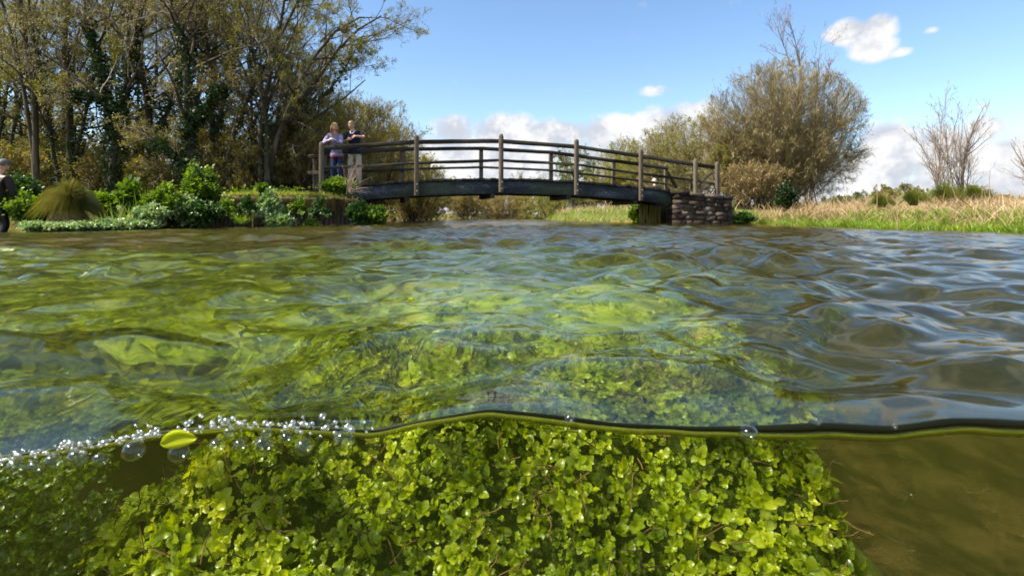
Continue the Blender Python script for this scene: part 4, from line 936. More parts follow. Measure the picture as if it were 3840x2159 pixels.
    for i, (px, h, d) in enumerate(hd):
        D = 55 + 3 * math.sin(i * 2.1); nm = ['leftmost', 'second', 'third', 'fourth', 'fifth', 'sixth', 'seventh', 'last']
        shrub('hedge_bush', px, D, 2.6, h, '%s bush from the left in the distant hedge behind the right bank reeds' % nm[i], 120 + i, 'twig', [('leaf_dark' if d else 'leaf_olive', 9000, .13), ('leaf_olive', 3000, .12)], 12, group='distant hedge on the right', minr=.012)
build_far_trees()

# ---------------------------------------------------------------- bank plants, reeds and grass
def surf(x, y): return ground(x, y)
def leafy(name, px, D, w, d, h, label, seed, mat, n, size=.06, z=None, cat='plant', group=None, stemn=26, droop=0.0, lw=.8, tall=1.0):
    """a leafy herb: stems fanning from the base with broad leaves set along and over them"""
    r = np.random.default_rng(seed); x, y, _ = pix(px, 700, D); z0 = float(ground(x, y)) if z is None else z
    t = empty(name, (x, y, z0), label, cat, group); gs = Geo(); gl = Geo(); m = stemn
    a = r.random(m) * 6.28; e = np.sqrt(r.random(m)); tip = np.stack([np.cos(a) * e * w, np.sin(a) * e * d, h * (1 - .55 * e ** 2) * (.75 + .35 * r.random(m)) - droop * e * h], -1)
    b = tip * np.array([.25, .25, 0]); k = 6; u = np.linspace(0, 1, k)[None, :, None]
    P = b[:, None] * (1 - u) + tip[:, None] * u + np.array([0, 0, 1]) * (np.sin(u * math.pi) * h * .15) + r.normal(size=(m, k, 3)) * .008 + np.array([x, y, z0])
    tubes(gs, P, np.full((m, k), .005), 4)
    i = r.integers(0, m, n); f = (1 - r.random(n) ** 1.6 * .9) * (k - 1); j = np.minimum(f.astype(int), k - 2); ww = (f - j)[:, None]
    c = P[i, j] * (1 - ww) + P[i, j + 1] * ww + r.normal(size=(n, 3)) * np.array([w, d, h * .7]) * .13
    out = unit(c - np.array([x, y, z0 + h * .2])); D_ = unit(out + r.normal(size=(n, 3)) * .5 + np.array([0, 0, -.2]))
    leaves(gl, c, size * (.5 + r.random(n)), r, lw, 0, np.array([0, -.25, 1.0]), .45, D=D_)
    gs.make('stems', M['leaf_dark'], t, False, True); gl.make('leaves', M[mat], t, False, True); return t
def tussock(px, D, w, h, label, seed, n=2600, mat='sedge', z=None, group=None, zoff=0, dead=True):
    r = np.random.default_rng(seed); x, y, _ = pix(px, 700, D); z0 = (float(ground(x, y)) if z is None else z) + zoff
    t = empty('sedge_tussock', (x, y, z0), label, 'grass tussock', group); g = Geo(); k = 9; u = np.linspace(0, 1, k)[None]
    a = r.random(n) * 6.28; e = r.random(n) ** .6; L = h * (.8 + .45 * r.random(n)); th = e * 1.05
    B = np.array([x, y, z0]) + np.stack([np.cos(a) * e * w * .3, np.sin(a) * e * w * .3, np.zeros(n)], -1)
    rad = (np.sin(th)[:, None] * u * .60 + (.42 * e[:, None] + .08) * u ** 2.4) * L[:, None] * (w / h) * 1.0; zz = ((.35 + .65 * np.cos(th)[:, None]) * u * 1.55 - (.55 * e[:, None] + .50) * u ** 2.7) * L[:, None]
    P = B[:, None] + np.stack([np.cos(a)[:, None] * rad, np.sin(a)[:, None] * rad, zz], -1)
    P[..., 2] = np.maximum(P[..., 2], z0 - .15)
    tubes(g, P, (.0055 * (1 - .8 * u)) * np.ones((n, 1)), 2, 0, np.clip(.55 * (1 - e) + .5 * r.random(n), 0, 1))
    g.make('blades', M[mat], t, False, True)
    if dead:
        g = Geo(); n = n // 6; a = r.random(n) * 6.28; B = np.array([x, y, z0 + h * .25]) + np.stack([np.cos(a), np.sin(a), np.zeros(n)], -1) * (w * .45); 
        P = B[:, None] + np.stack([np.cos(a)[:, None] * u * w * .35, np.sin(a)[:, None] * u * w * .35, -(u ** 1.5) * h * .42 + 0 * a[:, None]], -1) + r.normal(size=(n, k, 3)) * .012
        tubes(g, P, .004 * np.ones((n, k)), 2, 0, r.random(n)); g.make('dead_blades', M['dead_grass'], t, False, True)
    return t
def tuft(name, px, D, n, h, wd, rad, label, seed, mat, z=None, cat='plant', lean=.22, bend=.35, group=None):
    r = np.random.default_rng(seed); x, y, _ = pix(px, 700, D); z0 = float(ground(x, y)) if z is None else z
    B = np.stack([x + r.normal(size=n) * rad, y + r.normal(size=n) * rad, np.full(n, z0 - .03)], -1); g = Geo(); blades(g, B, h * (.55 + .6 * r.random(n)), wd, r, lean, bend, 5)
    o = g.make(name, M[mat]); tag(o, label, cat, group); return o

def build_left_bank():
    tussock(258, 10.0, .44, .68, 'big shaggy sedge tussock with arching straw tipped blades on the left bank', 201, 4200, z=.12)
    leafy('leafy_plant', 495, 10.6, .30, .25, .62, 'upright bright green broad leaved plant right of the big sedge tussock', 202, 'leaf_bright', 1500, .085, z=.22)
    leafy('leafy_bush', 620, 10.6, .42, .35, .62, 'yellow green leafy bush low on the left bank before the dark bare limb', 203, 'leaf_bright', 3600, .06, z=.15)
    leafy('leafy_bush', 752, 11.2, .34, .30, 1.02, 'tallest bright leafy bush, at the left end of the stake wall', 204, 'leaf_bright', 4200, .065, z=.25)
    leafy('leafy_bush', 690, 10.7, .42, .3, .52, 'dense pale flecked leafy plant at the water under the tallest bush', 205, 'leaf_cress', 3200, .05, z=0.02)
    leafy('leafy_bush', 570, 10.15, .35, .25, .42, 'dense leafy plant at the water below the yellow green bush', 206, 'leaf_cress', 2600, .045, z=0.0)
    for i, (px, D, w, h, lb) in enumerate([(230, 9.55, .4, .16, 'watercress mat in front of the big sedge tussock'), (330, 9.75, .4, .19, 'watercress mat at the right foot of the big sedge tussock'), (430, 9.9, .4, .22, 'watercress mat under the pale iris blades'), (520, 10.0, .4, .24, 'watercress mat below the upright broad leaved plant'), (140, 9.5, .35, .18, 'leftmost watercress mat beside the wading person')]):
        leafy('watercress', px, D, w, .3, h, lb, 210 + i, 'leaf_cress', 2600, .04, z=-.10, group='watercress along the left shore', stemn=40)
    leafy('leafy_bush', 110, 9.9, .5, .35, .58, 'green leafy plant between the wading person and the sedge tussock', 216, 'leaf_bright', 3400, .05, z=-.02)
    leafy('leafy_bush', 20, 10.6, .7, .4, 1.1, 'dark leafy bush behind the wading person', 217, 'leaf_dark', 5200, .06, z=.1)
    leafy('leafy_bush', 390, 10.9, .45, .3, .5, 'low green plants behind the watercress right of the tussock', 218, 'leaf_bright', 2600, .055, z=.2)
    tuft('iris_plant', 440, 10.1, 34, .55, .022, .13, 'pale green and straw iris blades standing in the watercress', 220, 'grass', z=0)
    tuft('iris_plant', 540, 10.4, 60, .75, .02, .12, 'tall upright green blades beside the broad leaved plant', 221, 'grass', z=.1, lean=.08)
    tuft('iris_plant', 470, 10.05, 14, .5, .026, .1, 'few dead straw coloured iris leaves bent over the watercress', 222, 'straw', z=0, bend=.6, lean=.4)
    # stake wall plants
    leafy('leafy_plant', 1010, 11.45, .30, .18, .42, 'pale leafy plant hanging over the middle of the stake wall', 230, 'leaf_cress', 2600, .06, z=.30, droop=.5)
    leafy('leafy_plant', 1050, 11.35, .30, .16, .32, 'pale leafy plant at the water against the stake wall', 231, 'leaf_cress', 2200, .055, z=-.08)
    leafy('leafy_plant', 990, 11.6, .16, .12, .26, 'small bright leafy tuft on top of the stake wall', 232, 'leaf_bright', 700, .06, z=.66)
    tuft('grass_tuft', 905, 10.95, 150, .24, .009, .05, 'small bright green grass tuft growing low on the stakes', 233, 'grass', z=.06, lean=.5)
    leafy('leafy_bush', 1270, 12.55, .42, .25, .34, 'bright green bush on the bank top at the left end of the bridge', 234, 'leaf_bright', 3800, .05, z=.76)
    leafy('leafy_bush', 1395, 12.5, .36, .22, .42, 'bright leafy bush at the water under the left end of the beam', 235, 'leaf_bright', 2600, .065, z=-.02)
    leafy('leafy_bush', 1345, 12.4, .26, .2, .50, 'dark leafy plant against the last stakes below the bridge end', 236, 'leaf_dark', 2200, .06, z=0.0)
    leafy('leafy_bush', 740, 10.75, .5, .25, .5, 'dark leafy plant at the left foot of the stake wall', 237, 'leaf_dark', 2400, .06, z=0.0)
    for i, (px, D, w, h, zz, lb) in enumerate([(850, 10.95, .24, .34, .28, 'dark trailing plant over the left stakes'), (930, 11.2, .2, .26, .36, 'dark trailing plant right of the small bright grass tuft'), (1120, 11.75, .26, .3, .34, 'dark trailing plant over the stakes right of the pale leafy one'), (1200, 12.05, .24, .34, .3, 'dark trailing plant over the stakes below the bright bank top bush'), (1160, 11.8, .3, .16, -.06, 'dark low plant at the water line under the right stakes')]):
        leafy('trailing_plant', px, D, w, .12, h, lb, 260 + i, 'leaf_dark' if i % 2 else 'leaf_bright', 900, .05, z=zz, droop=.7, group='dark plants hanging on the stake wall')
    # dry bare stems rising beside the bridge end
    r = np.random.default_rng(240); g = Geo(); x, y, z = pix(1320, 720, 12.3); n = 34; a = r.normal(size=n); tip = np.stack([.12 + .22 * a, r.normal(size=n) * .12, .25 + .5 * r.random(n)], -1)
    tip[:8] = np.stack([.3 + .25 * r.random(8), r.normal(size=8) * .1, -.05 + .25 * r.random(8)], -1)
    P0 = np.array([x - .02, y, z]) + r.normal(size=(n, 3)) * .03; k = 6; u = np.linspace(0, 1, k)[None, :, None]; P = P0[:, None] + tip[:, None] * u + np.array([-.06, 0, .03]) * np.sin(u * 3.14); R0 = np.full((n, k), .006) * (1 - .7 * u[..., 0])
    tubes(g, P, R0, 4); Q, q = sprout(P, R0, 3, r, .3, .95, .45, .5, 4, .08, .02, minr=.002); tubes(g, Q, q, 3)
    tag(g.make('dry_shrub', M['twig_pink'], None, True), 'spray of pale dry bare twigs beside the left bridge end', 'shrub')
    # turf on top of the stake wall and grass over the bank
    g = Geo(); n = 9000; s = .6 + (6.3 - .6) * r.random(n); (P2, _) = shore_left(s); dx = r.random(n) ** 1.3 * 1.7; x = P2[:, 0] - .55 * dx + r.normal(size=n) * .03; y = P2[:, 1] + .8 * dx + .02
    z = np.maximum(ground(x, y), .52); B = np.stack([x, y, z], -1); blades(g, B, .07 + .08 * r.random(n), .010, r, .4, .4, 4, 0)
    n = 2600; s = .6 + 5.2 * r.random(n); (P2, _) = shore_left(s); B = np.stack([P2[:, 0] + .01, P2[:, 1] - .05, np.full(n, .60)], -1); g2 = Geo()
    k = 5; u = np.linspace(0, 1, k)[None]; L = .08 + .30 * r.random(n) ** 1.6; P = B[:, None] + np.stack([r.normal(size=(n, 1)) * .04 * u, -.05 * np.sin(u * 2.2) + 0 * L[:, None], .05 * np.sin(u * 3.1) - L[:, None] * u ** 1.6], -1); tubes(g2, P, .004 * np.ones((n, k)), 2, 0, r.random(n))
    tag(g.make('bank_turf', M['grass_mown'], None, False), 'short sunlit yellow green grass on top of the stake wall', 'grass', kind='stuff')
    tag(g2.make('dead_turf_fringe', M['dead_grass'], None, False), 'brown dead grass hanging over the top of the stakes', 'grass', kind='stuff')
    # leaf litter and ivy over the floor of the wood
    g = Geo(); n = 26000; x = r.uniform(-18, -4, n); y = r.uniform(11, 19, n); ok = river_dist(x, y) > .5; x, y = x[ok], y[ok]; P = np.stack([x, y, ground(x, y) + .03 + .22 * r.random(len(x)) ** 2], -1)
    leaves(g, P, .05 + .05 * r.random(len(x)), r, .7, 0, spread=.8); tag(g.make('wood_floor_cover', M['leaf_bright']), 'low green and brown cover on the floor of the wood', 'ground cover', kind='stuff')

def build_right_bank():
    r = np.random.default_rng(301)
    e = np.array([(7.3, 17.3), (8.4, 16.95), (9.3, 15.6), (9.7, 12.5), (9.85, 10), (10.0, 6), (10.2, 1)]); d = np.r_[0, np.cumsum(np.hypot(*np.diff(e, axis=0).T))]
    def along(s): return np.interp(s, d, e[:, 0]), np.interp(s, d, e[:, 1])
    g = Geo(); n = 17000; s = d[-1] * r.random(n) ** .85; x, y = along(s); x = x - .12 + .95 * r.random(n) ** 1.3; y = y + .25 * r.random(n)
    z = np.maximum(ground(x, y), zw(x)) - .02; B = np.stack([x, y, z], -1); patch = .6 + .5 * np.clip(wob(x, y, 2.2, 33) + .4, 0, 1)
    blades(g, B, (.16 + .22 * r.random(n)) * patch, .013, r, .3, .45, 5, 0)
    tag(g.make('bank_grass', M['grass']), 'bright green grass fringing the water on the right bank', 'grass', kind='stuff')
    g = Geo(); n = 15000; s = d[-1] * r.random(n) ** .85; x, y = along(s); off = .35 + 5.5 * r.random(n) ** 1.5; x = x + off; y = y + off * .25
    z = ground(x, y) - .03; B = np.stack([x, y, z], -1); patch = .55 + .7 * np.clip(wob(x, y, 1.4, 43) + .35, 0, 1)
    blades(g, B, (.30 + .38 * r.random(n)) * patch, .014, r, .28, .5, 6, 0, kink=.35)
    n2 = 1300; s = d[-1] * r.random(n2) ** .85; x, y = along(s); off = .2 + .9 * r.random(n2); x = x + off; B = np.stack([x, y, ground(x, y)], -1); blades(g, B, .3 + .35 * r.random(n2), .022, r, .5, .8, 6, 0, kink=.8)
    tag(g.make('reed_bed', M['straw']), 'pale dead reeds and bent stalks behind the green fringe on the right bank', 'reeds', kind='stuff')
    g = Geo(); n = 15000; x = r.uniform(8.5, 34, n); y = r.uniform(8, 52, n); ok = (river_dist(x, y) > 1.0) & (np.abs(x) < y * 1.35 + 4); x, y = x[ok], y[ok]; B = np.stack([x, y, ground(x, y) - .02], -1)
    blades(g, B, .30 + .42 * r.random(len(x)) * (.5 + .5 * np.clip(wob(x, y, .6, 8) + .5, 0, 1)), .03, r, .35, .5, 4, 0); tag(g.make('meadow_grass', M['dead_grass']), 'rough brownish meadow grass stretching back from the right bank', 'grass', kind='stuff')
    for i, (px, D, w, h, lb) in enumerate([(3305, 14.2, .34, .42, 'green sedge tussock leftmost above the reeds'), (3425, 13.8, .38, .48, 'green sedge tussock second from the left above the reeds'), (3545, 14.8, .50, .60, 'largest green sedge tussock below the many stemmed tree'), (3655, 14.6, .35, .42, 'green sedge tussock right of the largest one above the reeds')]):
        tussock(px, D, w * .8, h * .9, lb, 310 + i, 900, 'sedge_green', group='sedge tussocks among the reeds', zoff=.22, dead=False)
    stalks = [(3175, 700, 795, 15), (3195, 715, 790, 15.2), (3290, 690, 790, 14), (3205, 770, 815, 14), (3392, 755, 810, 13), (3683, 700, 810, 12.2), (3712, 640, 800, 12.4), (3325, 700, 820, 13), (3365, 740, 860, 12), (3590, 700, 840, 11.8), (3345, 780, 830, 12.6)]
    for i, (px, y0, y1, D) in enumerate(stalks):
        g = Geo(); a = np.array(pix(px + (40 if i in (7, 9) else 0), y1, D)); b = np.array(pix(px - (22 if i in (7, 9) else 0), y0, D)); a[2] -= .1; u = np.linspace(0, 1, 5)[:, None]; P = a * (1 - u) + b * u + r.normal(size=(5, 3)) * .006
        tubes(g, P[None], (.011 * (1 - .5 * u[:, 0]))[None], 5); o = g.make('reed_stalk', M['straw'], None, True)
        tag(o, ['tall pale reed stalk left of the sedge tussocks', 'shorter reed stalk just right of the tall left one', 'upright pale reed stalk before the leftmost tussock', 'short pale reed stalk near the round willow', 'short thick reed stalk between the two left tussocks', 'tall pale reed stalk right of the bush at the many stemmed tree', 'tallest pale reed stalk on the right', 'long reed stalk leaning to the left over the bank', 'thick pale stalk standing at the water edge', 'reed stalk leaning left in front of the largest tussock', 'short slanting pale stalk behind the water edge one'][i], 'reed stalk', 'single tall reed stalks')
    # far right bank seen under the bridge
    g = Geo(); n = 9000; x = r.uniform(1.2, 8, n); y = r.uniform(17.8, 44, n); dd = river_dist(x, y); ok = (dd > -.1) & (dd < 3.2); x, y = x[ok], y[ok]; B = np.stack([x, y, np.maximum(ground(x, y), -.02) - .02], -1); st = r.random(len(x)) < .35 * (dd[ok] > .5)
    blades(g, B[~st], .16 + .26 * r.random((~st).sum()), .022, r, .3, .45, 4, 0); blades(g, B[st], .25 + .4 * r.random(st.sum()), .022, r, .3, .45, 4, 1)
    tag(g.make('far_bank_grass', [M['grass'], M['straw']]), 'green and straw grass on the far bank seen under the bridge', 'grass', kind='stuff')
    leafy('leafy_plant', 2205, 24.5, .38, .3, .42, 'dark green clump at the water under the right half of the bridge', 330, 'leaf_dark', 900, .1, z=-.05)
    leafy('leafy_plant', 2385, 17.6, .22, .2, .62, 'bright leafy plant left of the timber piles', 331, 'leaf_bright', 1300, .07, z=-.05)
    leafy('leafy_plant', 2790, 16.6, .42, .25, .34, 'small dark green plants at the right foot of the stone abutment', 332, 'leaf_dark', 1800, .06, z=-.06)
    leafy('leafy_bush', 2945, 17.4, .34, .3, 1.05, 'dark ivy bush at the foot of the round willow', 333, 'leaf_ivy', 2600, .07)
    leafy('leafy_plant', 2660, 16.9, .22, .12, .2, 'bright green weeds on top of the stone abutment', 334, 'leaf_bright', 500, .05, z=.66)
    g = Geo(); n = 5000; x = r.uniform(-10, 4, n); y = r.uniform(14, 58, n); dd = river_dist(x, y); ok = (dd > -.05) & (dd < 1.2) & (x < 3); x, y = x[ok], y[ok]; B = np.stack([x, y, np.maximum(ground(x, y), -.02) - .02], -1); blades(g, B, .15 + .3 * r.random(len(x)), .03, r, .35, .5, 4)
    tag(g.make('shore_grass', M['dead_grass']), 'brown dead grass along the far left shore beyond the bridge', 'grass', kind='stuff')
    g = Geo(); a = np.array(pix(2270, 750, 22)); b = np.array(pix(2283, 822, 21.5)); P = np.linspace(a, b, 5) + r.normal(size=(5, 3)) * .01; tubes(g, P[None], np.full((1, 5), .018), 6); tag(g.make('fallen_stick', M['bark_pale'], None, True), 'pale bare stick leaning into the water under the bridge', 'stick')
build_left_bank(); build_right_bank()

# ---------------------------------------------------------------- people
def plain(name, col, rough=.7, spec=.3, var=.25, scale=14):
    c = np.array(col); return noise_mat(name, [(0, tuple(c * (1 - var))), (1, tuple(np.minimum(c * (1 + var), 1)))], scale, rough, spec, .25, 60, bdist=.004)
SKIN = plain('skin', (.60, .33, .22), .5, .4, .10); HAIRB = plain('hair_blonde', (.62, .34, .12), .45, .5, .35, 40); HAIRG = plain('hair_grey', (.36, .33, .30), .5, .4, .3, 40); HAIRT = plain('hair_thin', (.30, .19, .12), .5, .4, .3, 40)
def skinned(name, chains, mat, parent, levels=2, extra=None):
    """chains: list of lists of (x,y,z,r); chains whose first point equals an existing point join it"""
    me = bpy.data.meshes.new(name); bm = bmesh.new(); lay = bm.verts.layers.skin.verify(); known = {}; roots = []
    for ch in chains:
        prev = None
        for i, (x, y, z, rr) in enumerate(ch):
            key = (round(x, 4), round(y, 4), round(z, 4))
            if key in known: v = known[key]
            else:
                v = bm.verts.new((x, y, z)); rx = rr if not isinstance(rr, tuple) else rr
                v[lay].radius = (rr, rr) if not isinstance(rr, tuple) else rr; known[key] = v
                if i == 0: v[lay].use_root = True
            if prev is not None and bm.edges.get((prev, v)) is None: bm.edges.new((prev, v))
            prev = v
    bm.to_mesh(me); bm.free(); o = bpy.data.objects.new(name, me); C.objects.link(o)
    s = o.modifiers.new('skin', 'SKIN'); s.use_smooth_shade = True; s.branch_smoothing = .4
    u = o.modifiers.new('sub', 'SUBSURF'); u.levels = levels; u.render_levels = levels
    dg = bpy.context.evaluated_depsgraph_get(); m2 = bpy.data.meshes.new_from_object(o.evaluated_get(dg)); bpy.data.objects.remove(o)
    if extra:
        b2 = bmesh.new(); b2.from_mesh(m2)
        for em in extra: b2.from_mesh(em)
        b2.to_mesh(m2); b2.free()
    m2.materials.clear(); m2.materials.append(mat); m2.shade_smooth()
    o = bpy.data.objects.new(name, m2); C.objects.link(o); o.parent = parent; return o
def head_mesh(c, yaw=0, pitch=0, s=1.0):
    bm = bmesh.new(); bmesh.ops.create_uvsphere(bm, u_segments=32, v_segments=24, radius=1.0)
    for v in bm.verts:
        x, y, z = v.co; f = max(0, -y)
        nx = x * .074 * (1 - .22 * max(0, -z) ** 1.5); ny = y * .092; nz = z * .112
        if z < 0: ny = ny * (1 - .12 * abs(z)) - .006 * f * abs(z)
        # nose, brow, eye hollows, lips, chin
        gx = lambda x0, z0, sx, sz: math.exp(-((x - x0) / sx) ** 2 - ((z - z0) / sz) ** 2) * (1 if y < 0 else 0)
        ny -= .020 * gx(0, -.16, .13, .16) + .006 * gx(0, .1, .12, .2); ny += .010 * (gx(-.38, .08, .18, .11) + gx(.38, .08, .18, .11)); ny -= .006 * gx(0, .25, .6, .1)
        ny -= .006 * gx(0, -.48, .24, .07); ny -= .008 * gx(0, -.82, .25, .14)
        nx += (.012 if x > 0 else -.012) * math.exp(-((abs(x) - .97) / .12) ** 2 - ((z + .05) / .22) ** 2 - ((y - .05) / .18) ** 2)
        v.co = (nx * s, ny * s, nz * s)
    Mx = Matrix.Translation(c) @ Matrix.Rotation(yaw, 4, 'Z') @ Matrix.Rotation(pitch, 4, 'X'); bm.transform(Mx)
    me = bpy.data.meshes.new('head'); bm.to_mesh(me); bm.free(); return me, Mx
def eyes(parent, Mx, s=1.0):
    em = plain('eye_dark', (.03, .025, .02), .2, .5, .1)
    for sx in (-1, 1):
        bm = bmesh.new(); bmesh.ops.create_uvsphere(bm, u_segments=10, v_segments=8, radius=.0105 * s); bm.transform(Mx @ Matrix.Translation((sx * .029 * s, -.0775 * s, .010 * s))); me = bpy.data.meshes.new('eye'); bm.to_mesh(me); bm.free(); link('eye', me, em, parent, True)
    bm = bmesh.new(); bmesh.ops.create_uvsphere(bm, u_segments=12, v_segments=6, radius=1); bm.transform(Mx @ Matrix.Translation((0, -.088 * s, -.055 * s)) @ Matrix.Diagonal((.021, .008, .0042, 1))); me = bpy.data.meshes.new('mouth'); bm.to_mesh(me); bm.free(); link('mouth', me, plain('lips', (.36, .13, .10), .5, .4, .1), parent, True)
def hair(parent, Mx, mat, length=0.0, bald=False, s=1.0):
    bm = bmesh.new(); bmesh.ops.create_uvsphere(bm, u_segments=40, v_segments=28, radius=1.0); rr = random.Random(4)
    kill = []
    for v in bm.verts:
        x, y, z = v.co; face = y < -.35 and z < (.55 if not bald else .2) and abs(x) < .80
        top = bald and (z > .45 - .25 * y or y < -.1)
        low = z < (-.25 if length == 0 else -1.1)
        if face or top or low or (length == 0 and y < .05 and z < .1): kill.append(v)
        k = (1.10 if not bald else 1.035) + .03 * math.sin(x * 23 + y * 5) + .02 * rr.random(); hx, hy, hz = x * .074 * k, y * .094 * k + .004, z * .112 * (1.08 if not bald else 1.04)
        if length and z < .1: d = (.1 - z); hz = .011 - d * length; hx *= 1 + .28 * min(d, .6); hy = hy * (1 + .05 * d)
        v.co = (hx * s, hy * s, hz * s)
    bmesh.ops.delete(bm, geom=kill, context='VERTS'); bm.transform(Mx); me = bpy.data.meshes.new('hair'); bm.to_mesh(me); bm.free()
    o = link('hair', me, mat, parent, True); md = o.modifiers.new('thick', 'SOLIDIFY'); md.thickness = .012 if not bald else .004; md.offset = 1; return o
def hand(wrist, direction, palmn, curl=.5, side=1, s=1.0):
    """palm chain plus five finger chains, rooted in the palm"""
    w = np.array(wrist, float); d = np.array(direction, float); d /= np.linalg.norm(d); n = np.array(palmn, float); n -= d * (n @ d); n /= np.linalg.norm(n); a = np.cross(d, n) * side
    pc = w + d * .05 * s; ch = [[tuple(w) + (.024 * s,), tuple(pc) + ((.036 * s, .022 * s),), tuple(w + d * .085 * s) + ((.036 * s, .018 * s),)]]
    for k, (off, L) in enumerate(((-.03, .075), (-.01, .083), (.010, .077), (.029, .06))):
        b = w + d * .082 * s + a * off * s; dd = d.copy(); p = b; c = [tuple(p - d * .02) + (.0098 * s,)]
        for j in range(3):
            dd = dd * math.cos(curl) + n * math.sin(curl); dd /= np.linalg.norm(dd); p = p + dd * L * s * (.42, .32, .26)[j]; c.append(tuple(p) + ((.0090 - .0009 * j) * s,))
        ch.append(c)
    b = w + d * .028 * s - a * .03 * s; t1 = b + (d * .5 - a * .7 + n * .3) * .035 * s; t2 = t1 + (d * .8 - a * .2 + n * .5) * .030 * s
    ch.append([tuple(b) + (.012 * s,), tuple(t1) + (.0105 * s,), tuple(t2) + (.0088 * s,)])
    return ch
def limb(pts): return [tuple(p) for p in pts]

def person(loc, label, J, skin=SKIN, top=None, bottom=None, shoes=None, hairm=None, hairlen=0.0, bald=False, rz=0, sc=1.0, sleeves=1.0, hands=None, yaw=0, pitch=.3, face=True, group=None, collar=None):
    t = empty('person', loc, label, 'person', group, rz); t.scale = (sc,) * 3
    hc = J['head']; hm, Mx = head_mesh(hc, yaw, pitch)
    pel, wa, ch, nk = J['pelvis'], J['waist'], J['chest'], J['neck']
    body = [[pel + (.10,), wa + (.09,), ch + (.095,), nk + (.060,), (hc[0], hc[1] + .02, hc[2] - .05, .056)]]
    tops = [[(pel[0], pel[1], pel[2] - .06, (.172, .140)), (pel[0], pel[1], pel[2] + .04, (.166, .134)), wa + ((.148, .122),), ch + ((.172, .135),), (nk[0], nk[1], nk[2] - .03, .078)]]
    bots = [[wa + ((.135, .112),), pel + ((.160, .130),)]]; cuffs = []
    for sd in ('L', 'R'):
        sh, el, wr = J['sh' + sd], J['el' + sd], J['wr' + sd]; hp, kn, an, toe = J['hip' + sd], J['kn' + sd], J['an' + sd], J['toe' + sd]
        body.append([ch + (.095,), sh + (.045,), el + (.043,), wr + (.026,)])
        f = sleeves; mid = tuple(np.array(el) * (1 - max(0, f - .5) * 2) + np.array(wr) * max(0, f - .5) * 2) if f > .5 else tuple(np.array(sh) * (1 - 2 * f) + np.array(el) * 2 * f)
        if f > .5: tops.append([ch + ((.172, .135),), sh + (.078,), el + (.058,), mid + (.040,)])
        else: tops.append([ch + ((.172, .135),), sh + (.080,), mid + (.068,)])
        body.append([pel + (.10,), hp + (.075,), kn + (.056,), an + (.036,), toe + (.03,)])
        bots.append([pel + ((.160, .130),), hp + (.102,), kn + (.074,), (an[0], an[1], an[2] + .03, .060)])
        if hands and hands.get(sd):
            h = hands[sd]; body += hand(wr, h[0], h[1], h[2], 1 if sd == 'R' else -1)
    b = skinned('body', body, skin, t, 2, [hm])
    if top: skinned('top', tops, top, t)
    if bottom: skinned('trousers', bots, bottom, t)
    if shoes:
        for sd in ('L', 'R'):
            an, toe = np.array(J['an' + sd]), np.array(J['toe' + sd]); hl = an + (an - toe) * .35; hl[2] = toe[2]
            skinned('shoe', [[tuple(hl) + (.042,), tuple(an * .5 + toe * .5 + np.array([0, 0, .012])) + (.048,), tuple(toe) + (.040,)]], shoes, t)
    if face: eyes(t, Mx)
    if hairm: hair(t, Mx, hairm, hairlen, bald)
    return t, Mx

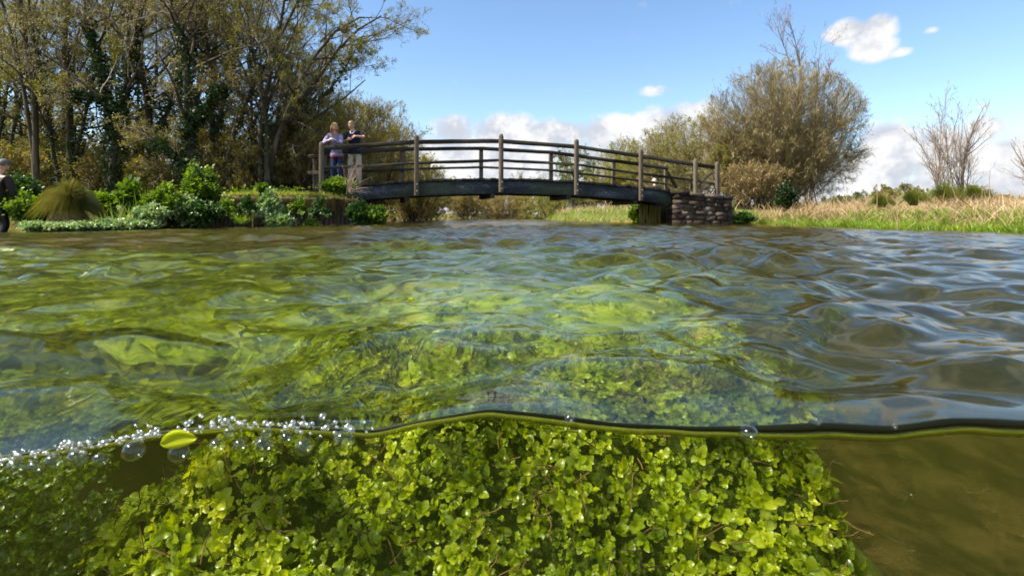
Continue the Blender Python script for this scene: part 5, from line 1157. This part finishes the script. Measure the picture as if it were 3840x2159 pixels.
def band(t, name, c, q, z0, z1, mat):
    g = Geo(); th = np.linspace(0, 2 * np.pi, 33)[:-1]; V = []
    for z, k in ((z0, 1.0), (z0 + .005, 1.02), ((z0 + z1) / 2, 1.03), (z1 - .005, .99), (z1, .95)): V += [(c[0] + q[0] * k * math.cos(a), c[1] + q[1] * k * math.sin(a), z) for a in th]
    idx = np.arange(160).reshape(5, 32); nx = np.roll(idx, -1, 1); g.add(V, np.stack([idx[:-1], nx[:-1], nx[1:], idx[1:]], -1).reshape(-1, 4)); g.make(name, mat, t, True)
def build_people():
    def V(*a): return tuple(float(v) for v in a)
    # woman leaning on the rail
    x, y, _ = pix(1256, 700, 13.56); z = .93
    J = dict(pelvis=V(-.02, .20, .92), waist=V(-.01, .14, 1.08), chest=V(0, 0.00, 1.30), neck=V(.01, -.09, 1.46), head=(.035, -.15, 1.58),
             shL=V(-.155, -.02, 1.40), elL=V(-.235, -.17, 1.15), wrL=V(-.06, -.33, 1.22), shR=V(.155, -.02, 1.40), elR=V(.225, -.17, 1.15), wrR=V(.09, -.33, 1.23),
             hipL=V(-.09, .20, .87), knL=V(-.10, .14, .48), anL=V(-.11, .20, .08), toeL=V(-.13, .06, .035), hipR=V(.08, .20, .87), knR=V(.07, .16, .48), anR=V(.05, .22, .08), toeR=V(.06, .08, .035))
    t, _m = person((x, y, z), 'woman with shoulder length blonde hair in a lilac jumper leaning on the bridge rail', J, top=plain('jumper_lilac', (.30, .26, .42), .85), bottom=plain('jeans_blue', (.018, .035, .09), .8), shoes=plain('shoe_dark', (.04, .035, .03)), hairm=HAIRB, hairlen=.165, yaw=.55, pitch=.32,
               hands={'L': (V(1, -.15, .15), V(.2, .3, -1), .45), 'R': (V(-.8, -.3, .1), V(-.2, .4, -1), .55)})
    band(t, 'shirt_hem', (-.02, .20), (.166, .138), .825, .870, plain('hem_red', (.35, .02, .015), .8)); band(t, 'jumper_hem', (-.02, .198), (.170, .141), .865, .95, plain('hem_lilac', (.28, .24, .40), .85))
    # small camera in her hands is a thing of its own
    bm = bmesh.new(); bmesh.ops.create_cube(bm, size=1); bmesh.ops.scale(bm, vec=(.095, .026, .06), verts=bm.verts); bmesh.ops.bevel(bm, geom=bm.edges[:], offset=.006, segments=3, affect='EDGES')
    r = bmesh.ops.create_cone(bm, cap_ends=True, segments=20, radius1=.022, radius2=.019, depth=.022); bmesh.ops.transform(bm, matrix=Matrix.Translation((.012, -.022, 0)) @ Matrix.Rotation(R(90), 4, 'X'), verts=r['verts'])
    me = bpy.data.meshes.new('compact_camera'); bm.to_mesh(me); bm.free(); o = link('compact_camera', me, plain('camera_silver', (.55, .53, .50), .35, .5, .1)); o.location = (x + .05, y - .43, z + 1.235); o.rotation_euler = (R(-25), 0, R(10)); tag(o, 'small silvery camera held by the woman on the bridge', 'camera')
    # man beside her
    x, y, _ = pix(1326, 700, 13.78); z = .96
    J = dict(pelvis=V(.0, .12, .98), waist=V(.0, .08, 1.14), chest=V(.0, .0, 1.37), neck=V(-.01, -.045, 1.535), head=(-.03, -.085, 1.650),
             shL=V(-.175, -.01, 1.46), elL=V(-.225, -.07, 1.20), wrL=V(-.10, -.27, 1.235), shR=V(.175, -.01, 1.47), elR=V(.325, -.13, 1.33), wrR=V(.165, -.30, 1.335),
             hipL=V(-.095, .12, .92), knL=V(-.125, .06, .51), anL=V(-.09, .12, .09), toeL=V(-.10, -.03, .035), hipR=V(.095, .12, .92), knR=V(.12, .08, .51), anR=V(.115, .14, .09), toeR=V(.13, .0, .035))
    t, _m = person((x, y, z), 'balding man in a dark navy polo shirt and pale chinos standing at the bridge rail', J, top=plain('polo_navy', (.012, .014, .035), .8), bottom=plain('chinos_stone', (.50, .43, .33), .85), shoes=plain('shoe_tan', (.35, .27, .19)), hairm=HAIRT, sleeves=.42, pitch=.42, yaw=-.05,
               hands={'L': (V(.75, -.2, .35), V(.2, .9, -.3), .75), 'R': (V(-.8, -.25, -.15), V(0, .8, -.5), .8)})
    band(t, 'polo_hem', (0, .12), (.168, .139), .90, 1.02, plain('hem_navy', (.012, .014, .035), .8))
    skinned('collar', [[V(-.075, -.075, 1.50, .014), V(-.05, -.115, 1.465, .016), V(-.015, -.14, 1.42, .010)], [V(.055, -.075, 1.51, .014), V(.04, -.115, 1.465, .016), V(-.0, -.14, 1.42, .010)], [V(-.075, -.06, 1.51, .014), V(-.05, .03, 1.53, .014), V(.05, .03, 1.53, .014), V(.062, -.06, 1.51, .014)]], plain('collar_white', (.75, .75, .78), .8, .3, .05), t)
    # wading person at the left edge, back to the camera
    x, y, _ = pix(-20, 700, 9.8); z = -.46
    J = dict(pelvis=V(0, .02, .93), waist=V(.0, -.02, 1.08), chest=V(.0, -.05, 1.34), neck=V(-.01, -.09, 1.50), head=(-.02, -.13, 1.63),
             shL=V(-.18, -.09, 1.40), elL=V(-.25, -.12, 1.13), wrL=V(-.29, -.24, .92), shR=V(.18, -.09, 1.40), elR=V(.24, -.12, 1.14), wrR=V(.24, -.22, .90),
             hipL=V(-.10, .02, .88), knL=V(-.16, -.08, .50), anL=V(-.17, .06, .09), toeL=V(-.2, -.08, .035), hipR=V(.09, .02, .88), knR=V(.13, -.05, .50), anR=V(.10, .12, .09), toeR=V(.12, -.02, .035))
    person((x, y, z), 'person in dark brown jacket and black waders stepping through the water at the left edge', J, top=plain('jacket_brown', (.030, .018, .018), .7), bottom=plain('waders_black', (.008, .008, .009), .5), shoes=plain('boot_black', (.01, .01, .01)), hairm=plain('hair_dark_grey', (.12, .10, .09), .6, .3, .3, 40), pitch=.35, rz=math.pi - .25,
           hands={'L': (V(0, -.2, -1), V(.6, .5, 0), .35), 'R': (V(0, -.2, -1), V(-.6, .5, 0), .35)})
    # two people sitting on the far bank beyond the bridge
    def sit(px, D, label, hm, top_, rz, zs, hl=0.0):
        x, y, _ = pix(px, 700, D)
        J = dict(pelvis=V(0, 0, .12), waist=V(0, -.02, .28), chest=V(0, -.05, .50), neck=V(0, -.08, .66), head=(0, -.11, .79),
                 shL=V(-.18, -.05, .57), elL=V(-.24, -.14, .32), wrL=V(-.14, -.36, .30), shR=V(.18, -.05, .57), elR=V(.24, -.14, .32), wrR=V(.14, -.36, .30),
                 hipL=V(-.10, -.04, .11), knL=V(-.14, -.45, .36), anL=V(-.12, -.62, .02), toeL=V(-.13, -.76, -.02), hipR=V(.10, -.04, .11), knR=V(.14, -.45, .36), anR=V(.12, -.62, .02), toeR=V(.13, -.76, -.02))
        person((x, y, zs), label, J, top=top_, bottom=plain('trousers_grey', (.08, .08, .09)), shoes=plain('shoe_brown', (.08, .06, .04)), hairm=hm, rz=rz, hairlen=hl, hands={'L': (V(.3, -.9, 0), V(0, 0, -1), .5), 'R': (V(-.3, -.9, 0), V(0, 0, -1), .5)}, pitch=.1)
    sit(2458, 18.6, 'grey haired person in a black coat sitting beyond the bridge deck', HAIRG, plain('coat_black', (.02, .018, .02), .7), math.pi + .1, .66)
    sit(2408, 18.8, 'fair haired person sitting half hidden by the bridge post', HAIRB, plain('coat_grey', (.22, .22, .27), .8), math.pi - .1, .62, .10)
    for i, (px, D, lb) in enumerate([(2458, 18.6, 'low timber stool under the grey haired sitter'), (2408, 18.8, 'low timber stool under the fair haired sitter')]):
        x, y, _ = pix(px, 700, D); zz = (.66, .62)[i]; gz = float(ground(x, y)); t = empty('stool', (x, y, gz), lb, 'stool')
        g = Geo(); plank(g, [(x - .2, y, zz - .03), (x + .2, y, zz - .03)], .3, .05, None); g.make('seat', M['plank'], t, world=True)
        for dx in (-.15, .15):
            for dy in (-.1, .1): g = Geo(); tubes(g, np.array([[[x + dx, y + dy, gz - .05], [x + dx, y + dy, zz - .04]]]), np.full((1, 2), .02), 6); g.make('leg', M['plank'], t, True, True)
build_people()
